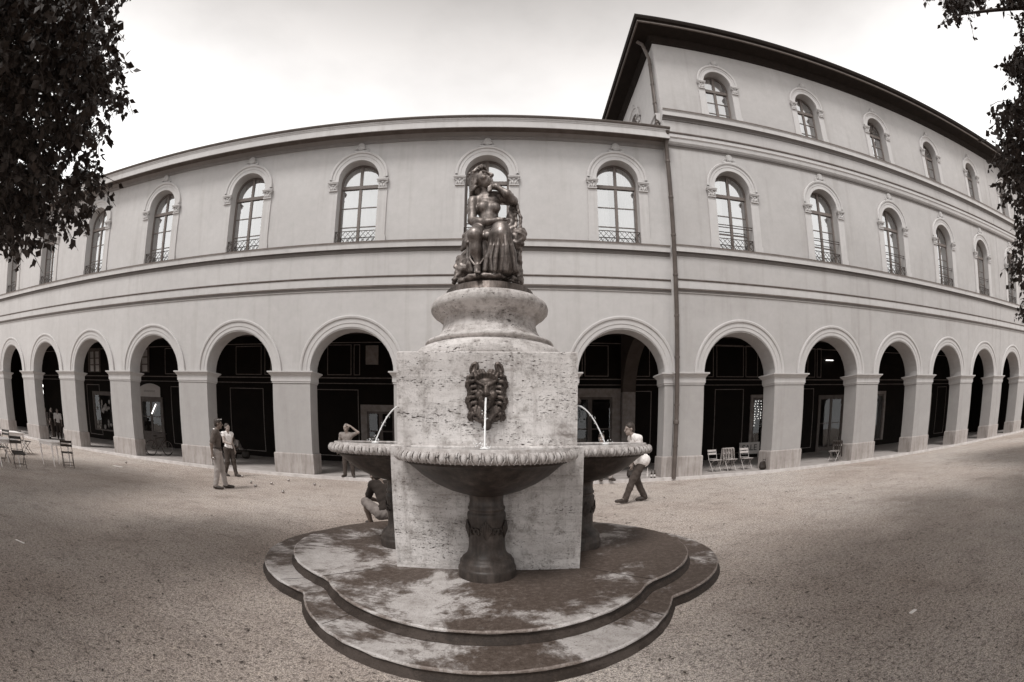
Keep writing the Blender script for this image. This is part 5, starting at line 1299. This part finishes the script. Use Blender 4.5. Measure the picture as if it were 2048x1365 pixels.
LP = [(-60, -60), (255, -60), (262, 10), (232, 30), (252, 60), (226, 82), (246, 118), (250, 160), (266, 206), (246, 248), (222, 268), (232, 292), (206, 306), (200, 330), (214, 372), (196, 430), (160, 452), (110, 470), (84, 478), (62, 498), (20, 508), (-60, 505)]
anch = []
while len(anch) < 1500:
    x, y = rng.uniform(-60, 270), rng.uniform(-60, 500)
    if not inside(x, y, LP): continue
    ed = edge_dist(x, y, LP)
    if rng.random() > min(1, .16+ed/95+(.25 if x < 60 else 0)): continue
    if 190 < y < 420 and x > 70 and rng.random() < .35: continue
    q = at(x, y-14, dist=rng.uniform(5.2, 8.2)); anch.append(q)
tgt = [at(x, y, dist=d_) for x, y, d_ in ((200, 90, 6), (225, 190, 6.5), (150, 300, 6.2), (170, 390, 7), (60, 440, 6.4), (90, 180, 6), (120, 20, 6))]
nvis = len(anch); tr = (-7.6, -15.6)
for _ in range(900):                           # the rest of the crown, beyond the frame
    a = rng.normal(0, 1, 3); a /= np.linalg.norm(a); q = Vector((tr[0]-.5, tr[1]-.3, 7.6))+Vector(a*np.array([3.6, 2.8, 2.6])*rng.uniform(.5, 1))
    d = ROT @ (q-CP)
    if d.y > 0 and d.x/d.y > -2.2: continue
    if (q-CP).length < 2.5: continue
    anch.append(q)
big_tree('dark leafy tree overhanging the upper left corner', tr, tgt, anch, 11, np.array([.092]*nvis+[.26]*(len(anch)-nvis)), .34, .75)
RP = [(2100, -60), (1820, -60), (1845, -5), (1872, 8), (1890, 26), (1912, 46), (1930, 58), (1938, 30), (1958, 4), (1990, -8), (2012, 8), (2048, 22), (2036, 48), (2042, 80), (2052, 100), (2028, 104), (2018, 116), (1996, 128), (2010, 142), (2030, 160), (2030, 190), (1998, 214), (1976, 212), (1968, 222), (1992, 250), (1972, 268), (1966, 296), (2008, 330), (2000, 352), (2012, 398), (2030, 412), (2024, 440), (2040, 470), (2022, 488), (2042, 506), (2016, 536), (2044, 556), (2030, 590), (2046, 640), (2100, 650)]
anch = []
while len(anch) < 800:
    x, y = rng.uniform(1820, 2100), rng.uniform(-60, 650)
    if not inside(x, y, RP): continue
    ed = edge_dist(x, y, RP)
    if rng.random() > min(1, .22+ed/40+(.3 if x > 2012 and y < 330 else 0)): continue
    if ed > 14 and rng.random() < .12: continue
    anch.append(at(x, y-8, dist=rng.uniform(6.8, 9.5)))
tgt = [at(x, y, dist=d_) for x, y, d_ in ((1990, 230, 7.6), (2010, 310, 8), (2030, 120, 7.4), (1915, 30, 7.2), (2040, 420, 8.2), (2035, 540, 8))]
nvis = len(anch); tr = (9.6, -15.4)
for _ in range(900):
    a = rng.normal(0, 1, 3); a /= np.linalg.norm(a); q = Vector((tr[0]+.6, tr[1]-.3, 7.6))+Vector(a*np.array([3.4, 2.8, 2.6])*rng.uniform(.5, 1))
    d = ROT @ (q-CP)
    if d.y > 0 and d.x/d.y < 2.4: continue
    anch.append(q)
big_tree('dark leafy tree reaching in along the right edge', tr, tgt, anch, 11, np.array([.088]*nvis+[.26]*(len(anch)-nvis)), .27, .5)
# unseen trees behind and beside the viewpoint, placed and gapped to shade the foreground
anch = []
for _ in range(1300):
    a = rng.normal(0, 1, 3); a /= np.linalg.norm(a); anch.append(Vector(a*np.array([4.4, 4.1, 2.6])*rng.uniform(.35, 1)**.5)+Vector((0, 0, 7.6)))
bt = big_tree('round-crowned tree out of view, placed to shade the foreground, westernmost', (0, 0), [], anch, 13, .30, .8, .2, 4.6)
bt.location = (-14.4, -17.4, 0); bt['group'] = 'unseen trees placed to shade the foreground'
for lb, x, y in (('round-crowned tree out of view, placed to shade the foreground, second from the west', -7.6, -17.8), ('round-crowned tree out of view, placed to shade the foreground, just east of the gap in the row', 3.7, -17.4), ('round-crowned tree out of view, placed to shade the foreground, third from the east', 10.6, -18.3), ('round-crowned tree out of view, placed to shade the foreground, second from the east', 17.6, -17.8), ('round-crowned tree out of view, placed to shade the foreground, easternmost', 24.2, -18.5), ('round-crowned tree added out of view to shade the gravel left of the white tables', -13.6, -11.9), ('round-crowned tree added out of view to shade the gravel at the right edge', 17.4, -12.6)):
    q = copy_tree(bt, None, (x, y, 0), x*.7); q['label'] = lb
